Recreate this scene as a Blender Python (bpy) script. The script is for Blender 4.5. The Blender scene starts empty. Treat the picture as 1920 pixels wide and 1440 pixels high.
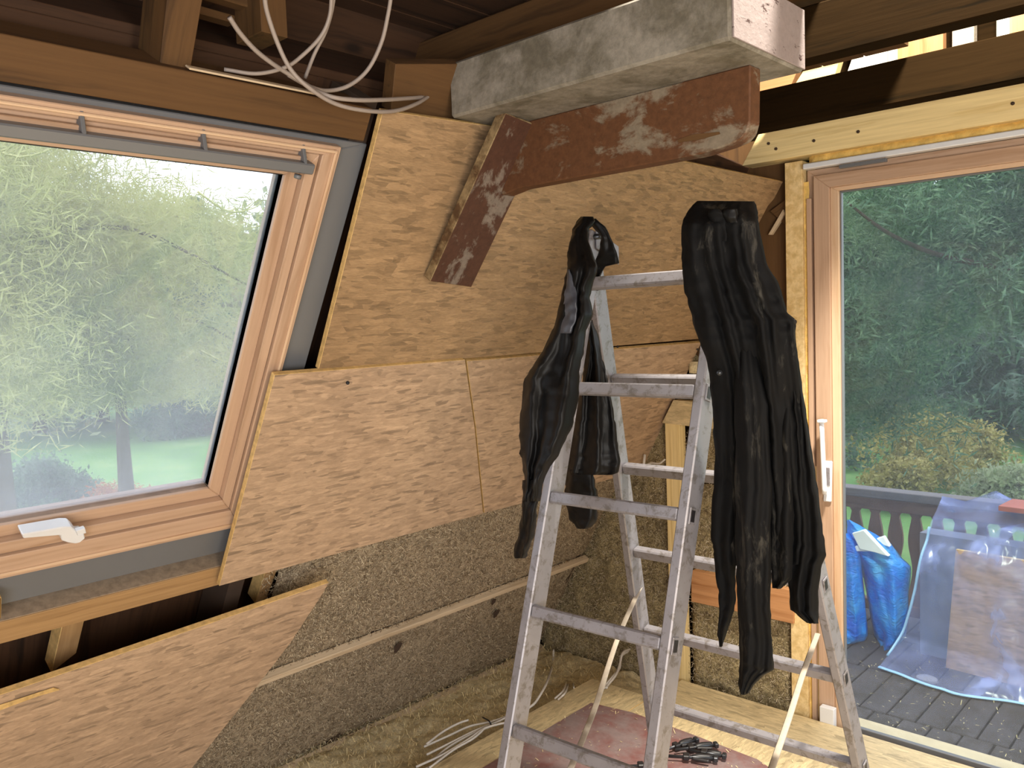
import bpy, bmesh, math, random
import numpy as np
from mathutils import Vector, Matrix
random.seed(7); RNG = np.random.default_rng(7)
scn = bpy.context.scene
col = scn.collection

# ------------------------------------------------------------------ camera, world, lights, exposure
F = 1574.32; YAW, PITCH, ROLL = -0.7491, 0.07178, 0.03697
T = 0.52996                         # lean of the sloping wall from the vertical
CAM = np.array([0, 0, 1.6])
def _rot(a, b, c):
    ca, sa = math.cos(a), math.sin(a)
    f = np.array([sa, ca, 0]); r = np.array([ca, -sa, 0]); d = np.array([0, 0, -1.])
    f2 = math.cos(b)*f+math.sin(b)*d; d2 = math.cos(b)*d-math.sin(b)*f
    return np.array([math.cos(c)*r+math.sin(c)*d2, math.cos(c)*d2-math.sin(c)*r, f2])
R = _rot(YAW, PITCH, ROLL)
cd = bpy.data.cameras.new('camera'); cam = bpy.data.objects.new('camera', cd); col.objects.link(cam)
cd.sensor_width = 36; cd.lens = F/1920*36; cd.clip_start = .02; cd.clip_end = 400
m = Matrix.Identity(4)
for i in range(3):
    m[i][0] = R[0][i]; m[i][1] = -R[1][i]; m[i][2] = -R[2][i]; m[i][3] = CAM[i]
cam.matrix_world = m; scn.camera = cam
scn.view_settings.view_transform = 'Standard'; scn.view_settings.look = 'None'
scn.view_settings.exposure = 0.5; scn.view_settings.gamma = 1; scn.view_settings.use_curve_mapping = False

w = bpy.data.worlds.new('overcast_sky'); scn.world = w; w.use_nodes = True
bg = w.node_tree.nodes['Background']; bg.inputs[0].default_value = (.84, .87, 1, 1); bg.inputs[1].default_value = 2.3

def area(name, loc, target, size, power, color, sy=None):
    l = bpy.data.lights.new(name, 'AREA'); l.energy = power; l.color = color; l.size = size
    if sy: l.shape = 'RECTANGLE'; l.size_y = sy
    o = bpy.data.objects.new(name, l); col.objects.link(o); o.location = loc
    o.rotation_euler = (Vector(target)-Vector(loc)).to_track_quat('-Z', 'Y').to_euler()
    return o
area('gable_fill', (1.1, 0.5, 1.45), (-1.1, 3.16, 1.3), 1.0, 30, (1, .91, .78))  # added warm fill aimed at the gable and door
area('upstairs_lamp', (-.45, 1.9, 3.5), (-1.2, 2.5, 0), .25, 165, (1, .93, .80))
area('room_fill', (1.2, -1.4, 1.0), (-1.8, 1.6, .8), 1.8, 64, (.98, .98, 1), 1.2)  # added soft fill behind the camera, no window there

# ------------------------------------------------------------------ pixel -> point on a known plane
NS = np.array([math.cos(T), 0, -math.sin(T)]); SD = np.array([math.sin(T), 0, math.cos(T)])
YD = np.array([0, 1., 0]); XD = np.array([1., 0, 0]); ZD = np.array([0, 0, 1.])
D0 = -2.34; YG = 3.164
def ray(x, y): return R.T @ np.array([(x-960)/F, (y-720)/F, 1.])
def hit(x, y, n, d):
    r = ray(x, y); return CAM+(d-CAM@n)/(r@n)*r
def PY(x, y, v): return hit(x, y, YD, v)
def PX(x, y, v): return hit(x, y, XD, v)
def PZ(x, y, v=0.): return hit(x, y, ZD, v)
def PS(x, y, off=0.): return hit(x, y, NS, D0+off)
def YS(x, y, off=0.):                      # (Y, distance up the slope)
    p = PS(x, y, off)-NS*off; return p[1], p[2]/math.cos(T)
def SP(Y, s, off=0.):
    z = s*math.cos(T); return np.array([(D0+math.sin(T)*z)/math.cos(T), Y, z])+NS*off
def PD(x, y, dist): 
    r = ray(x, y); return CAM+r*dist

# ------------------------------------------------------------------ materials
def newmat(name):
    m = bpy.data.materials.new(name); m.use_nodes = True
    nt = m.node_tree; return m, nt, nt.nodes['Principled BSDF']
class G:
    def __init__(s, nt): s.nt = nt
    def n(s, t, **k):
        x = s.nt.nodes.new(t)
        for a, v in k.items(): setattr(x, a, v)
        return x
    def l(s, a, b): s.nt.links.new(a, b)
    def coords(s, scale=(1, 1, 1), rot=(0, 0, 0), kind='Object', rand=True, warp=0):
        tc = s.n('ShaderNodeTexCoord'); o = tc.outputs[kind]
        if rand:
            oi = s.n('ShaderNodeObjectInfo'); ad = s.n('ShaderNodeVectorMath', operation='MULTIPLY_ADD')
            s.l(oi.outputs['Random'], ad.inputs[0]); ad.inputs[1].default_value = (17, 31, 23); s.l(o, ad.inputs[2]); o = ad.outputs[0]
        if warp:
            nz = s.n('ShaderNodeTexNoise'); nz.inputs['Scale'].default_value = 6; s.l(o, nz.inputs['Vector'])
            ma = s.n('ShaderNodeVectorMath', operation='MULTIPLY_ADD'); s.l(nz.outputs['Color'], ma.inputs[0]); ma.inputs[1].default_value = (warp,)*3; s.l(o, ma.inputs[2]); o = ma.outputs[0]
        mp = s.n('ShaderNodeMapping'); s.l(o, mp.inputs[0]); mp.inputs['Scale'].default_value = scale; mp.inputs['Rotation'].default_value = rot
        return mp.outputs[0]
    def noise(s, v, sc=5, det=4, rough=.6, dist=0):
        x = s.n('ShaderNodeTexNoise'); x.inputs['Scale'].default_value = sc; x.inputs['Detail'].default_value = det
        x.inputs['Roughness'].default_value = rough; x.inputs['Distortion'].default_value = dist; s.l(v, x.inputs['Vector']); return x.outputs['Fac']
    def ramp(s, f, stops, interp='LINEAR'):
        x = s.n('ShaderNodeValToRGB'); x.color_ramp.interpolation = interp; e = x.color_ramp.elements
        while len(e) < len(stops): e.new(.5)
        for el, (p, c) in zip(e, stops):
            el.position = p; el.color = (*c, 1) if len(c) == 3 else c
        s.l(f, x.inputs[0]); return x.outputs[0]
    def mix(s, f, a, b, mode='MIX'):
        x = s.n('ShaderNodeMix', data_type='RGBA', blend_type=mode)
        for k, v in ((0, f), (6, a), (7, b)):
            if isinstance(v, (int, float)): x.inputs[k].default_value = v
            elif isinstance(v, tuple): x.inputs[k].default_value = (*v, 1)
            else: s.l(v, x.inputs[k])
        return x.outputs[2]
    def bump(s, bs, h, st=.3, d=.002):
        b = s.n('ShaderNodeBump'); b.inputs['Strength'].default_value = st; b.inputs['Distance'].default_value = d
        s.l(h, b.inputs['Height']); s.l(b.outputs[0], bs.inputs['Normal'])
def srgb(r, g, b): return tuple(((c/255+.055)/1.055)**2.4 if c > 10 else c/255/12.92 for c in (r, g, b))
def sc3(c, k): return tuple(x*k for x in c)

def osb_mat(name, base, dark=.5, spec=.5, rough=.55):
    m, nt, bs = newmat(name); g = G(nt); outs = []; hs = []
    for k, (sc, rt) in enumerate((((15, 62, 40), .12), ((19, 70, 40), .75), ((20, 80, 40), -.5))):
        v = g.n('ShaderNodeTexVoronoi'); v.inputs['Scale'].default_value = 1; v.inputs['Randomness'].default_value = 1
        g.l(g.coords(sc, (0, 0, rt), warp=.015), v.inputs['Vector'])
        bw = g.n('ShaderNodeSeparateColor'); g.l(v.outputs['Color'], bw.inputs[0]); outs.append(bw.outputs[k]); hs.append(v.outputs['Distance'])
    a = g.mix(.5, outs[0], outs[1]); sel = g.noise(g.coords((4, 9, 9)), 3, 2)
    selr = g.ramp(sel, [(.45, (0, 0, 0)), (.55, (1, 1, 1))]); a = g.mix(selr, a, outs[2])
    c = g.ramp(a, [(0, sc3(base, .66)), (.3, sc3(base, .90)), (.6, base), (1, tuple(min(1, x*1.16) for x in base))])
    fine = g.noise(g.coords((14, 90, 60)), 4, 6, .7); c = g.mix(.55, c, g.ramp(fine, [(.3, (.45, .42, .40)), (.7, (1.0, 1.0, 1.0))]), 'MULTIPLY')
    blot = g.noise(g.coords((1, 1, 1)), 2.2, 3); c = g.mix(.6, c, g.ramp(blot, [(.3, (.72, .68, .66)), (.7, (1.05, 1.05, 1.05))]), 'MULTIPLY')
    dk = g.noise(g.coords((10, 30, 20), (0, 0, .5)), 1.6, 3, .6); c = g.mix(g.ramp(dk, [(.66, (0, 0, 0)), (.72, (dark,)*3)]), c, sc3(base, .33))
    for rt, sc, th in ((.25, (16, 120, 60), .975), (-.5, (22, 150, 70), .98), (1.1, (24, 140, 70), .985)):
        v = g.n('ShaderNodeTexVoronoi'); v.inputs['Scale'].default_value = 1; g.l(g.coords(sc, (0, 0, rt), warp=.012), v.inputs['Vector'])
        sp = g.n('ShaderNodeSeparateColor'); g.l(v.outputs['Color'], sp.inputs[0])
        k1 = g.ramp(sp.outputs[0], [(th-.005, (0, 0, 0)), (th, (dark,)*3)]); c = g.mix(k1, c, sc3(base, .36))
        k2 = g.ramp(sp.outputs[1], [(th-.015, (0, 0, 0)), (th-.01, (.22,)*3)]); c = g.mix(k2, c, tuple(min(1, x*1.35) for x in base))
    g.l(c, bs.inputs['Base Color']); bs.inputs['Roughness'].default_value = rough; bs.inputs['Specular IOR Level'].default_value = spec
    g.bump(bs, g.mix(.5, a, fine), .45, .002); return m

def wood_mat(name, base, dark, rough=.6, grain=1., stain=None, stain_amt=.0, knots=True, bump=.3, axis=0, spec=.35):
    m, nt, bs = newmat(name); g = G(nt)
    s1 = [26, 26, 26]; s1[axis] = 1.2; s2 = [120, 120, 120]; s2[axis] = 4
    a = g.noise(g.coords(tuple(s1), warp=.02), 1, 4, .6, .6); b = g.noise(g.coords(tuple(s2)), 1, 3, .6)
    c = g.ramp(a, [(.30, dark), (.48, base), (.75, tuple(min(1, x*1.12) for x in base))])
    c = g.mix(.35*grain, c, g.ramp(b, [(.3, (.55, .5, .45)), (.7, (1, 1, 1))]), 'MULTIPLY')
    if knots:
        s3 = [7, 7, 7]; s3[axis] = 3.2; v = g.n('ShaderNodeTexVoronoi'); v.inputs['Scale'].default_value = 1
        g.l(g.coords(tuple(s3)), v.inputs['Vector']); c = g.mix(g.ramp(v.outputs['Distance'], [(.05, (.85,)*3), (.13, (0, 0, 0))]), c, sc3(dark, .6))
    if stain:
        n2 = g.noise(g.coords((1, 1, 1)), 7, 6, .65); c = g.mix(g.ramp(n2, [(.5-.0, (0, 0, 0)), (.62, (stain_amt,)*3)]), c, stain)
    g.l(c, bs.inputs['Base Color']); bs.inputs['Roughness'].default_value = rough; bs.inputs['Specular IOR Level'].default_value = spec
    g.bump(bs, g.mix(.5, a, b), bump, .002); return m

def plain(name, c, rough=.5, metal=0, spec=.5, var=.15, sc=12, bump=0, trans=0, dirt=None, dirt_amt=.6, dirt_lo=.52):
    m, nt, bs = newmat(name); g = G(nt)
    n = g.noise(g.coords(), sc, 5, .6)
    cc = g.ramp(n, [(.25, sc3(c, 1-var)), (.75, tuple(min(1, x*(1+var)) for x in c))])
    if dirt:
        n2 = g.noise(g.coords(), sc*2.3, 7, .72, .4); cc = g.mix(g.ramp(n2, [(dirt_lo, (0, 0, 0)), (dirt_lo+.1, (dirt_amt,)*3)]), cc, dirt)
    g.l(cc, bs.inputs['Base Color']); bs.inputs['Roughness'].default_value = rough; bs.inputs['Metallic'].default_value = metal
    bs.inputs['Specular IOR Level'].default_value = spec
    if bump: g.bump(bs, g.noise(g.coords(), sc*5, 4), bump, .003)
    if trans: bs.inputs['Subsurface Weight'].default_value = 0
    return m

def fibre_mat(name, base, lo=.35, hi=1.5):
    m, nt, bs = newmat(name); g = G(nt)
    a = g.noise(g.coords((1, 1, 1), warp=.02), 150, 4, .75, 1.0); b = g.noise(g.coords(), 38, 5, .7); c0 = g.noise(g.coords(), 3, 3)
    c = g.ramp(a, [(.33, sc3(base, lo)), (.5, base), (.68, sc3(base, hi))])
    c = g.mix(.7, c, g.ramp(b, [(.3, (.5, .5, .5)), (.65, (1.1, 1.1, 1.1))]), 'MULTIPLY')
    c = g.mix(.5, c, g.ramp(c0, [(.3, (.75, .74, .68)), (.7, (1.1, 1.08, 1.0))]), 'MULTIPLY')
    g.l(c, bs.inputs['Base Color']); bs.inputs['Roughness'].default_value = .95; bs.inputs['Specular IOR Level'].default_value = .1
    g.bump(bs, g.mix(.5, a, b), .9, .006); return m

def two_tone(name, a, b, sc, lo, hi, rough=.7, bump=.4, stretch=(1, 1, 1), tex=.4, spec=.3):
    m, nt, bs = newmat(name); g = G(nt)
    n = g.noise(g.coords(stretch, warp=.05), sc, 8, .68, .3); f = g.noise(g.coords(), 60, 5, .7)
    A = g.ramp(f, [(.25, sc3(a, 1-tex)), (.75, sc3(a, 1+tex))]); B = g.ramp(f, [(.25, sc3(b, 1-tex)), (.75, sc3(b, 1+tex))])
    c = g.mix(g.ramp(n, [(lo, (0, 0, 0)), (hi, (1, 1, 1))]), A, B)
    g.l(c, bs.inputs['Base Color']); bs.inputs['Roughness'].default_value = rough; bs.inputs['Specular IOR Level'].default_value = spec
    g.bump(bs, g.mix(.5, n, f), bump, .003); return m

def glass_mat(name, tint, haze=0., haze_col=(.8, .85, .9)):
    m, nt, bs = newmat(name); g = G(nt); nt.nodes.remove(bs); out = nt.nodes['Material Output']
    t = g.n('ShaderNodeBsdfTransparent'); t.inputs[0].default_value = (*tint, 1)
    gl = g.n('ShaderNodeBsdfGlossy'); gl.inputs['Roughness'].default_value = .02
    fr = g.n('ShaderNodeFresnel'); fr.inputs[0].default_value = 1.5
    ge = g.n('ShaderNodeNewGeometry'); mm = g.n('ShaderNodeMath', operation='SUBTRACT'); mm.inputs[0].default_value = 1; g.l(ge.outputs['Backfacing'], mm.inputs[1])
    mu = g.n('ShaderNodeMath', operation='MULTIPLY'); g.l(fr.outputs[0], mu.inputs[0]); g.l(mm.outputs[0], mu.inputs[1])
    mx = g.n('ShaderNodeMixShader'); g.l(mu.outputs[0], mx.inputs[0]); g.l(t.outputs[0], mx.inputs[1]); g.l(gl.outputs[0], mx.inputs[2]); res = mx.outputs[0]
    if haze:
        tr = g.n('ShaderNodeBsdfTranslucent'); tr.inputs[0].default_value = (*haze_col, 1)
        n = g.noise(g.coords(), 2.2, 6, .6); f = g.ramp(n, [(.3, (haze*.7,)*3), (.7, (haze*1.25,)*3)])
        m2 = g.n('ShaderNodeMixShader'); g.l(f, m2.inputs[0]); g.l(res, m2.inputs[1]); g.l(tr.outputs[0], m2.inputs[2]); res = m2.outputs[0]
    g.l(res, out.inputs[0]); return m

def leaf_mat(name, c1, c2, c3, trans=.35):
    m, nt, bs = newmat(name); g = G(nt); out = nt.nodes['Material Output']
    n = g.noise(g.coords(rand=False), 1.3, 5, .7); n2 = g.noise(g.coords(rand=False), 14, 3, .7)
    c = g.ramp(g.mix(.5, n, n2), [(.38, c1), (.5, c2), (.63, c3)])
    g.l(c, bs.inputs['Base Color']); bs.inputs['Roughness'].default_value = .7; bs.inputs['Specular IOR Level'].default_value = .2
    tr = g.n('ShaderNodeBsdfTranslucent'); g.l(c, tr.inputs[0]); mx = g.n('ShaderNodeMixShader'); mx.inputs[0].default_value = trans
    g.l(bs.outputs[0], mx.inputs[1]); g.l(tr.outputs[0], mx.inputs[2]); g.l(mx.outputs[0], out.inputs[0]); return m

M = dict(
    osb=osb_mat('osb_board', srgb(166, 137, 102), .5), osb_low=osb_mat('osb_board_lower', srgb(194, 166, 138), .65), osb_floor=osb_mat('osb_floor', srgb(222, 202, 158), .25),
    osb_edge=plain('osb_sawn_edge', srgb(205, 170, 110), .8, var=.3, sc=60, bump=.5),
    pine=wood_mat('new_pine', srgb(236, 212, 156), srgb(216, 184, 122), .8, spec=.05), rough_pine=two_tone('rough_sawn_pine', srgb(228, 202, 150), srgb(204, 174, 118), 30, .4, .6, bump=.6, tex=.12),
    old=wood_mat('old_dark_timber', srgb(34, 23, 10), srgb(20, 14, 6), .9, bump=.5, spec=.03), mid=wood_mat('middling_pine', srgb(168, 134, 92), srgb(134, 102, 66), .7), old_mid=wood_mat('old_brown_timber', srgb(92, 65, 36), srgb(62, 42, 22), .75, bump=.5),
    dark=wood_mat('dark_sheathing', srgb(70, 46, 28), srgb(40, 25, 14), .8), orange=wood_mat('orange_board', srgb(186, 136, 92), srgb(160, 108, 66), .6, knots=False),
    frame=wood_mat('lacquered_frame_wood', srgb(186, 156, 132), srgb(166, 134, 108), .38, .6, knots=False, bump=.08, spec=.5),
    bead=wood_mat('lacquered_bead_wood', srgb(208, 178, 148), srgb(190, 154, 120), .38, .5, knots=False, bump=.05, spec=.5),
    grey_metal=plain('grey_coated_metal', srgb(112, 114, 118), .45, .2, var=.06, sc=3), gap=plain('brown_gap_timber', srgb(62, 46, 34), .9),
    rubber=plain('black_gasket', srgb(32, 32, 36), .6), white=plain('white_coated_metal', srgb(222, 224, 228), .35, .1, var=.04),
    concrete=two_tone('limewashed_grey_beam', srgb(134, 128, 118), srgb(100, 94, 82), 9, .42, .6, .85, .6, tex=.25),
    endface=two_tone('limewashed_beam_end', srgb(140, 128, 126), srgb(60, 38, 34), 26, .60, .66, .8, .6, (1, 1, 2.2), tex=.12),
    brown=two_tone('stained_board_with_plaster', srgb(90, 58, 36), srgb(122, 110, 94), 6.5, .50, .58, .7, .5, (1, 1.6, 1), tex=.28),
    strut=two_tone('red_brown_stained_board', srgb(74, 48, 36), srgb(116, 104, 94), 12, .53, .60, .65, .5, (1, 1.3, 1), tex=.25),
    strut_edge=two_tone('plaster_smeared_edge', srgb(136, 116, 84), srgb(84, 62, 40), 16, .45, .6, .8),
    wool=fibre_mat('wood_fibre_insulation', srgb(172, 156, 134), .45, 1.35), wool2=fibre_mat('wood_fibre_lumpy', srgb(156, 142, 110), .30, 1.6),
    chaff=fibre_mat('loose_fibre_debris', srgb(240, 226, 190), .6, 1.15), batten=wood_mat('pale_batten', srgb(206, 186, 158), srgb(184, 160, 128), .8),
    alu=plain('dusty_aluminium', srgb(142, 139, 144), .45, .35, var=.12, sc=14, dirt=srgb(96, 88, 78), dirt_amt=.65, dirt_lo=.51), alu_side=plain('aluminium_side', srgb(188, 182, 190), .4, .4, var=.07, sc=14, dirt=srgb(128, 120, 118), dirt_amt=.4, dirt_lo=.58),
    plastic_black=plain('black_plastic', srgb(34, 32, 34), .45), steel=plain('dark_tool_steel', srgb(70, 72, 76), .35, .7),
    cable=plain('pale_cable_sheath', srgb(206, 200, 192), .5, var=.05), cable_grey=plain('grey_cable_sheath', srgb(150, 138, 130), .55, var=.05), strap=plain('woven_strap', srgb(172, 160, 144), .8, var=.15, sc=40),
    foam=plain('yellow_mounting_foam', srgb(226, 190, 108), .8, var=.25, sc=40, bump=.8), red=two_tone('red_film_under_dust', srgb(120, 78, 74), srgb(130, 112, 110), 5, .40, .60, .6, .2, tex=.12),
    block=plain('white_block', srgb(236, 228, 208), .7, var=.06), grey_block=plain('grey_fibre_block', srgb(170, 158, 140), .9, var=.2, sc=60, bump=.5),
    blue=None, paver=two_tone('grey_deck_paver', srgb(68, 62, 66), srgb(50, 43, 41), 8, .45, .62, .8, .5, tex=.2), soil=two_tone('deck_joint_dirt', srgb(84, 70, 56), srgb(60, 50, 42), 20, .4, .6),
    rail=wood_mat('weathered_rail', srgb(118, 110, 112), srgb(84, 76, 74), .8), balus=wood_mat('dark_stained_baluster', srgb(124, 92, 82), srgb(90, 66, 60), .75),
    styro=plain('white_polystyrene', srgb(236, 238, 244), .8, var=.03, sc=50), redwood=plain('red_painted_wood', srgb(176, 92, 78), .6, var=.2),
    osb_out=osb_mat('osb_outdoor', srgb(214, 172, 144), .2), slab=plain('grey_blue_panel', srgb(118, 120, 138), .7),
    bark=wood_mat('bark', srgb(96, 84, 70), srgb(58, 48, 40), .9, knots=False), stone=plain('grey_round_stone', srgb(136, 130, 136), .8, bump=.3),
    plaster=plain('unfinished_wall', srgb(196, 176, 146), .9),
)
def bag_mat():
    m, nt, bs = newmat('blue_film_bag'); g = G(nt)
    n = g.noise(g.coords(), 6, 4); g.l(g.ramp(n, [(.35, srgb(0, 96, 226)), (.5, srgb(10, 140, 246)), (.68, srgb(90, 180, 245))]), bs.inputs['Base Color'])
    bs.inputs['Roughness'].default_value = .32; g.bump(bs, g.noise(g.coords((1, 1, 3), warp=.1), 14, 4, .6, 1.), .9, .02); return m
M['blue'] = bag_mat(); M['dust'] = plain('grey_dust', srgb(150, 132, 112), .95, var=.3, sc=50)
def film_mat():
    m, nt, bs = newmat('clear_plastic_film'); g = G(nt); out = nt.nodes['Material Output']
    bs.inputs['Base Color'].default_value = (*srgb(160, 172, 240), 1); bs.inputs['Roughness'].default_value = .22; bs.inputs['Specular IOR Level'].default_value = .8
    t = g.n('ShaderNodeBsdfTransparent'); t.inputs[0].default_value = (.92, .94, 1, 1)
    n = g.noise(g.coords((1, 1, .6), warp=.1), 4.5, 3, .5, .8); f = g.ramp(n, [(.35, (.16,)*3), (.54, (.26,)*3), (.66, (.62,)*3)])  # denser streaks paint highlights along the creases
    g.bump(bs, n, .5, .03)
    mx = g.n('ShaderNodeMixShader'); g.l(f, mx.inputs[0]); g.l(t.outputs[0], mx.inputs[1]); g.l(bs.outputs[0], mx.inputs[2]); g.l(mx.outputs[0], out.inputs[0]); return m
M['film'] = film_mat()
M['hem'] = plain('pale_blue_film_hem', srgb(160, 200, 240), .35, var=.1, dirt=srgb(90, 90, 110), dirt_amt=.5, dirt_lo=.58, sc=20)
def cloth_mat(name, base, dust, amt, gloss=.5, lo=.60):
    m, nt, bs = newmat(name); g = G(nt)
    n = g.noise(g.coords((1, 1, .18), warp=.03), 11, 8, .75, .3); f = g.noise(g.coords(), 300, 2)
    c = g.mix(g.ramp(n, [(lo, (0, 0, 0)), (lo+.14, (amt,)*3)]), base, dust)
    g.l(c, bs.inputs['Base Color']); bs.inputs['Roughness'].default_value = gloss; bs.inputs['Specular IOR Level'].default_value = .18
    g.bump(bs, f, .15, .001); return m
M['cloth'] = cloth_mat('black_shell_fabric', srgb(17, 16, 16), srgb(70, 68, 66), .4, .48, .68)
M['cloth2'] = cloth_mat('black_work_fabric', srgb(13, 13, 14), srgb(96, 92, 84), .6, .8, .57)
def dusty(name):
    m, nt, bs = newmat(name); g = G(nt)
    n = g.noise(g.coords((1, 1, .3), warp=.05), 14, 7, .7, .3); bs.inputs['Roughness'].default_value = .9
    g.l(g.mix(g.ramp(n, [(.45, (0, 0, 0)), (.6, (.8,)*3)]), srgb(22, 22, 22), srgb(104, 100, 90)), bs.inputs['Base Color']); return m
M['dusty'] = dusty('dusty_black_fabric')
M['sheen'] = plain('painted_fabric_sheen', srgb(66, 68, 76), .38, var=.5, sc=30)  # grey stands for a highlight on the black cloth
M['glass_l'] = glass_mat('misted_glass', (.93, .96, .95), .15, (.88, .90, .95)); M['glass_r'] = glass_mat('clear_glass', (.88, .93, .92), .035)
M['larch'] = leaf_mat('yellow_green_needles', srgb(150, 152, 100), srgb(186, 186, 122), srgb(214, 208, 156), .45)
M['conifer'] = leaf_mat('dark_spruce_needles', srgb(52, 76, 60), srgb(88, 114, 88), srgb(140, 162, 130))
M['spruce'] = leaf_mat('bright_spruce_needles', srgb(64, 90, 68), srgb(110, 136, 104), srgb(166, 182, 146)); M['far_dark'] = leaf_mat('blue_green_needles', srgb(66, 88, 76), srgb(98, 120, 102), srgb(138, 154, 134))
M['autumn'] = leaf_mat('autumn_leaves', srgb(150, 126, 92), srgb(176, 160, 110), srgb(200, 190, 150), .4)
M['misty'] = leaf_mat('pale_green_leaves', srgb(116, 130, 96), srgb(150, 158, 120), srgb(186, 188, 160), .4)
M['rust'] = leaf_mat('rusty_leaves', srgb(150, 96, 64), srgb(182, 122, 84), srgb(200, 150, 108), .3)
M['brush'] = leaf_mat('yellow_brown_undergrowth', srgb(110, 104, 58), srgb(158, 146, 84), srgb(196, 180, 120), .3)
def grass_mat():
    m, nt, bs = newmat('lawn_grass'); g = G(nt)
    a = g.noise(g.coords(rand=False), .35, 6, .7); b = g.noise(g.coords(rand=False), 9, 5, .8)
    c = g.ramp(g.mix(.5, a, b), [(.36, srgb(70, 108, 52)), (.5, srgb(92, 136, 68)), (.66, srgb(146, 162, 100))]); g.l(c, bs.inputs['Base Color']); bs.inputs['Roughness'].default_value = .9; return m
M['grass'] = grass_mat(); M['twig'] = plain('pale_larch_twig', srgb(206, 202, 140), .8)

# ------------------------------------------------------------------ object helpers
def tag(o, label=None, cat=None, group=None, kind=None):
    if label: o['label'] = label
    if cat: o['category'] = cat
    if group: o['group'] = group
    if kind: o['kind'] = kind
    return o
def par(o, p):
    if p is not None:
        o.parent = p; o.matrix_parent_inverse = p.matrix_basis.inverted()
    return o
def empty(name, loc, label=None, cat=None, group=None, kind=None):
    o = bpy.data.objects.new(name, None); col.objects.link(o); o.empty_display_size = .05
    o.matrix_basis = Matrix.Translation(Vector([float(x) for x in loc])); return tag(o, label, cat, group, kind)
def link(name, me, mat, parent=None, mw=None, smooth=False):
    o = bpy.data.objects.new(name, me); col.objects.link(o)
    for mm in (mat if isinstance(mat, (list, tuple)) else [mat]): me.materials.append(mm)
    if mw is not None: o.matrix_basis = mw
    if smooth: me.polygons.foreach_set('use_smooth', [True]*len(me.polygons))
    return par(o, parent)
def prism(name, pts, ext, mat, parent=None, ax=None, bev=.0015, sub=0):
    """solid board: polygon pts (world, coplanar) pushed along ext; local x runs along ax (the grain)"""
    pts = [np.array(p, float) for p in pts]; ext = np.array(ext, float)
    z = ext/np.linalg.norm(ext); x = np.array(ax, float) if ax is not None else pts[1]-pts[0]
    x = x-z*(x@z); x /= np.linalg.norm(x); y = np.cross(z, x); o = pts[0]
    mw = Matrix(((x[0], y[0], z[0], o[0]), (x[1], y[1], z[1], o[1]), (x[2], y[2], z[2], o[2]), (0, 0, 0, 1)))
    B = np.array([x, y, z]); h = np.linalg.norm(ext)
    bm = bmesh.new(); lo = [bm.verts.new((B@(p-o)) * np.array([1, 1, 0])) for p in pts]
    f = bm.faces.new(lo); r = bmesh.ops.extrude_face_region(bm, geom=[f])
    bmesh.ops.translate(bm, verts=[v for v in r['geom'] if isinstance(v, bmesh.types.BMVert)], vec=(0, 0, h))
    bmesh.ops.recalc_face_normals(bm, faces=bm.faces)
    if bev: bmesh.ops.bevel(bm, geom=list(bm.edges), offset=min(bev, h*.3), segments=1, affect='EDGES')
    me = bpy.data.meshes.new(name); bm.to_mesh(me); bm.free()
    ob = link(name, me, mat, parent, mw)
    if isinstance(mat, (list, tuple)) and len(mat) > 1:     # second material on the sawn edges
        for p in me.polygons:
            if abs(p.normal.z) < .8: p.material_index = 1
    return ob
def box(name, p, a, b, c, mat, parent=None, bev=.0015, ax=None):
    p = np.array(p, float); a = np.array(a, float); b = np.array(b, float)
    return prism(name, [p, p+a, p+a+b, p+b], c, mat, parent, ax if ax is not None else (a if np.linalg.norm(a) >= np.linalg.norm(b) else b), bev)
def abox(name, x0, x1, y0, y1, z0, z1, mat, parent=None, bev=.0015):
    dx, dy, dz = x1-x0, y1-y0, z1-z0
    return box(name, (x0, y0, z0), (dx, 0, 0), (0, dy, 0), (0, 0, dz), mat, parent, bev) if dz <= max(dx, dy) else \
        box(name, (x0, y0, z0), (0, 0, dz), (dx, 0, 0), (0, dy, 0), mat, parent, bev)
def pyd(name, v, f, mat, parent=None, smooth=True):
    me = bpy.data.meshes.new(name); me.from_pydata([tuple(map(float, p)) for p in v], [], f); me.update()
    return link(name, me, mat, parent, None, smooth)
def tube(name, pts, r, mat, parent=None, seg=8, smooth_n=6, flat=1.0, taper=None):
    """round (or flattened) cord along a smoothed path"""
    P = np.array(pts, float)
    if smooth_n > 1 and len(P) > 2:
        Q = np.vstack([2*P[0]-P[1], P, 2*P[-1]-P[-2]]); out = []
        for i in range(1, len(Q)-2):
            for t in np.linspace(0, 1, smooth_n, endpoint=False):
                a, b, c, d = Q[i-1:i+3]; out.append(.5*(2*b+(c-a)*t+(2*a-5*b+4*c-d)*t*t+(3*b-a-3*c+d)*t**3))
        out.append(P[-1]); P = np.array(out)
    n = len(P); tan = np.gradient(P, axis=0); tan /= np.linalg.norm(tan, axis=1)[:, None]+1e-9
    up = np.array([0, 0, 1.]) if abs(tan[0][2]) < .9 else np.array([1., 0, 0]); v = []; f = []
    for i in range(n):
        s = np.cross(tan[i], up); s /= np.linalg.norm(s)+1e-9; up = np.cross(s, tan[i]); rr = r*(taper(i/(n-1)) if taper else 1)
        for k in range(seg):
            a = 2*math.pi*k/seg; v.append(P[i]+s*math.cos(a)*rr+up*math.sin(a)*rr*flat)
    for i in range(n-1):
        for k in range(seg): f.append((i*seg+k, i*seg+(k+1) % seg, (i+1)*seg+(k+1) % seg, (i+1)*seg+k))
    f.append(tuple(range(seg))[::-1]); f.append(tuple((n-1)*seg+k for k in range(seg)))
    return pyd(name, v, f, mat, parent)
_tab = RNG.random((32, 32, 32))
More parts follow.
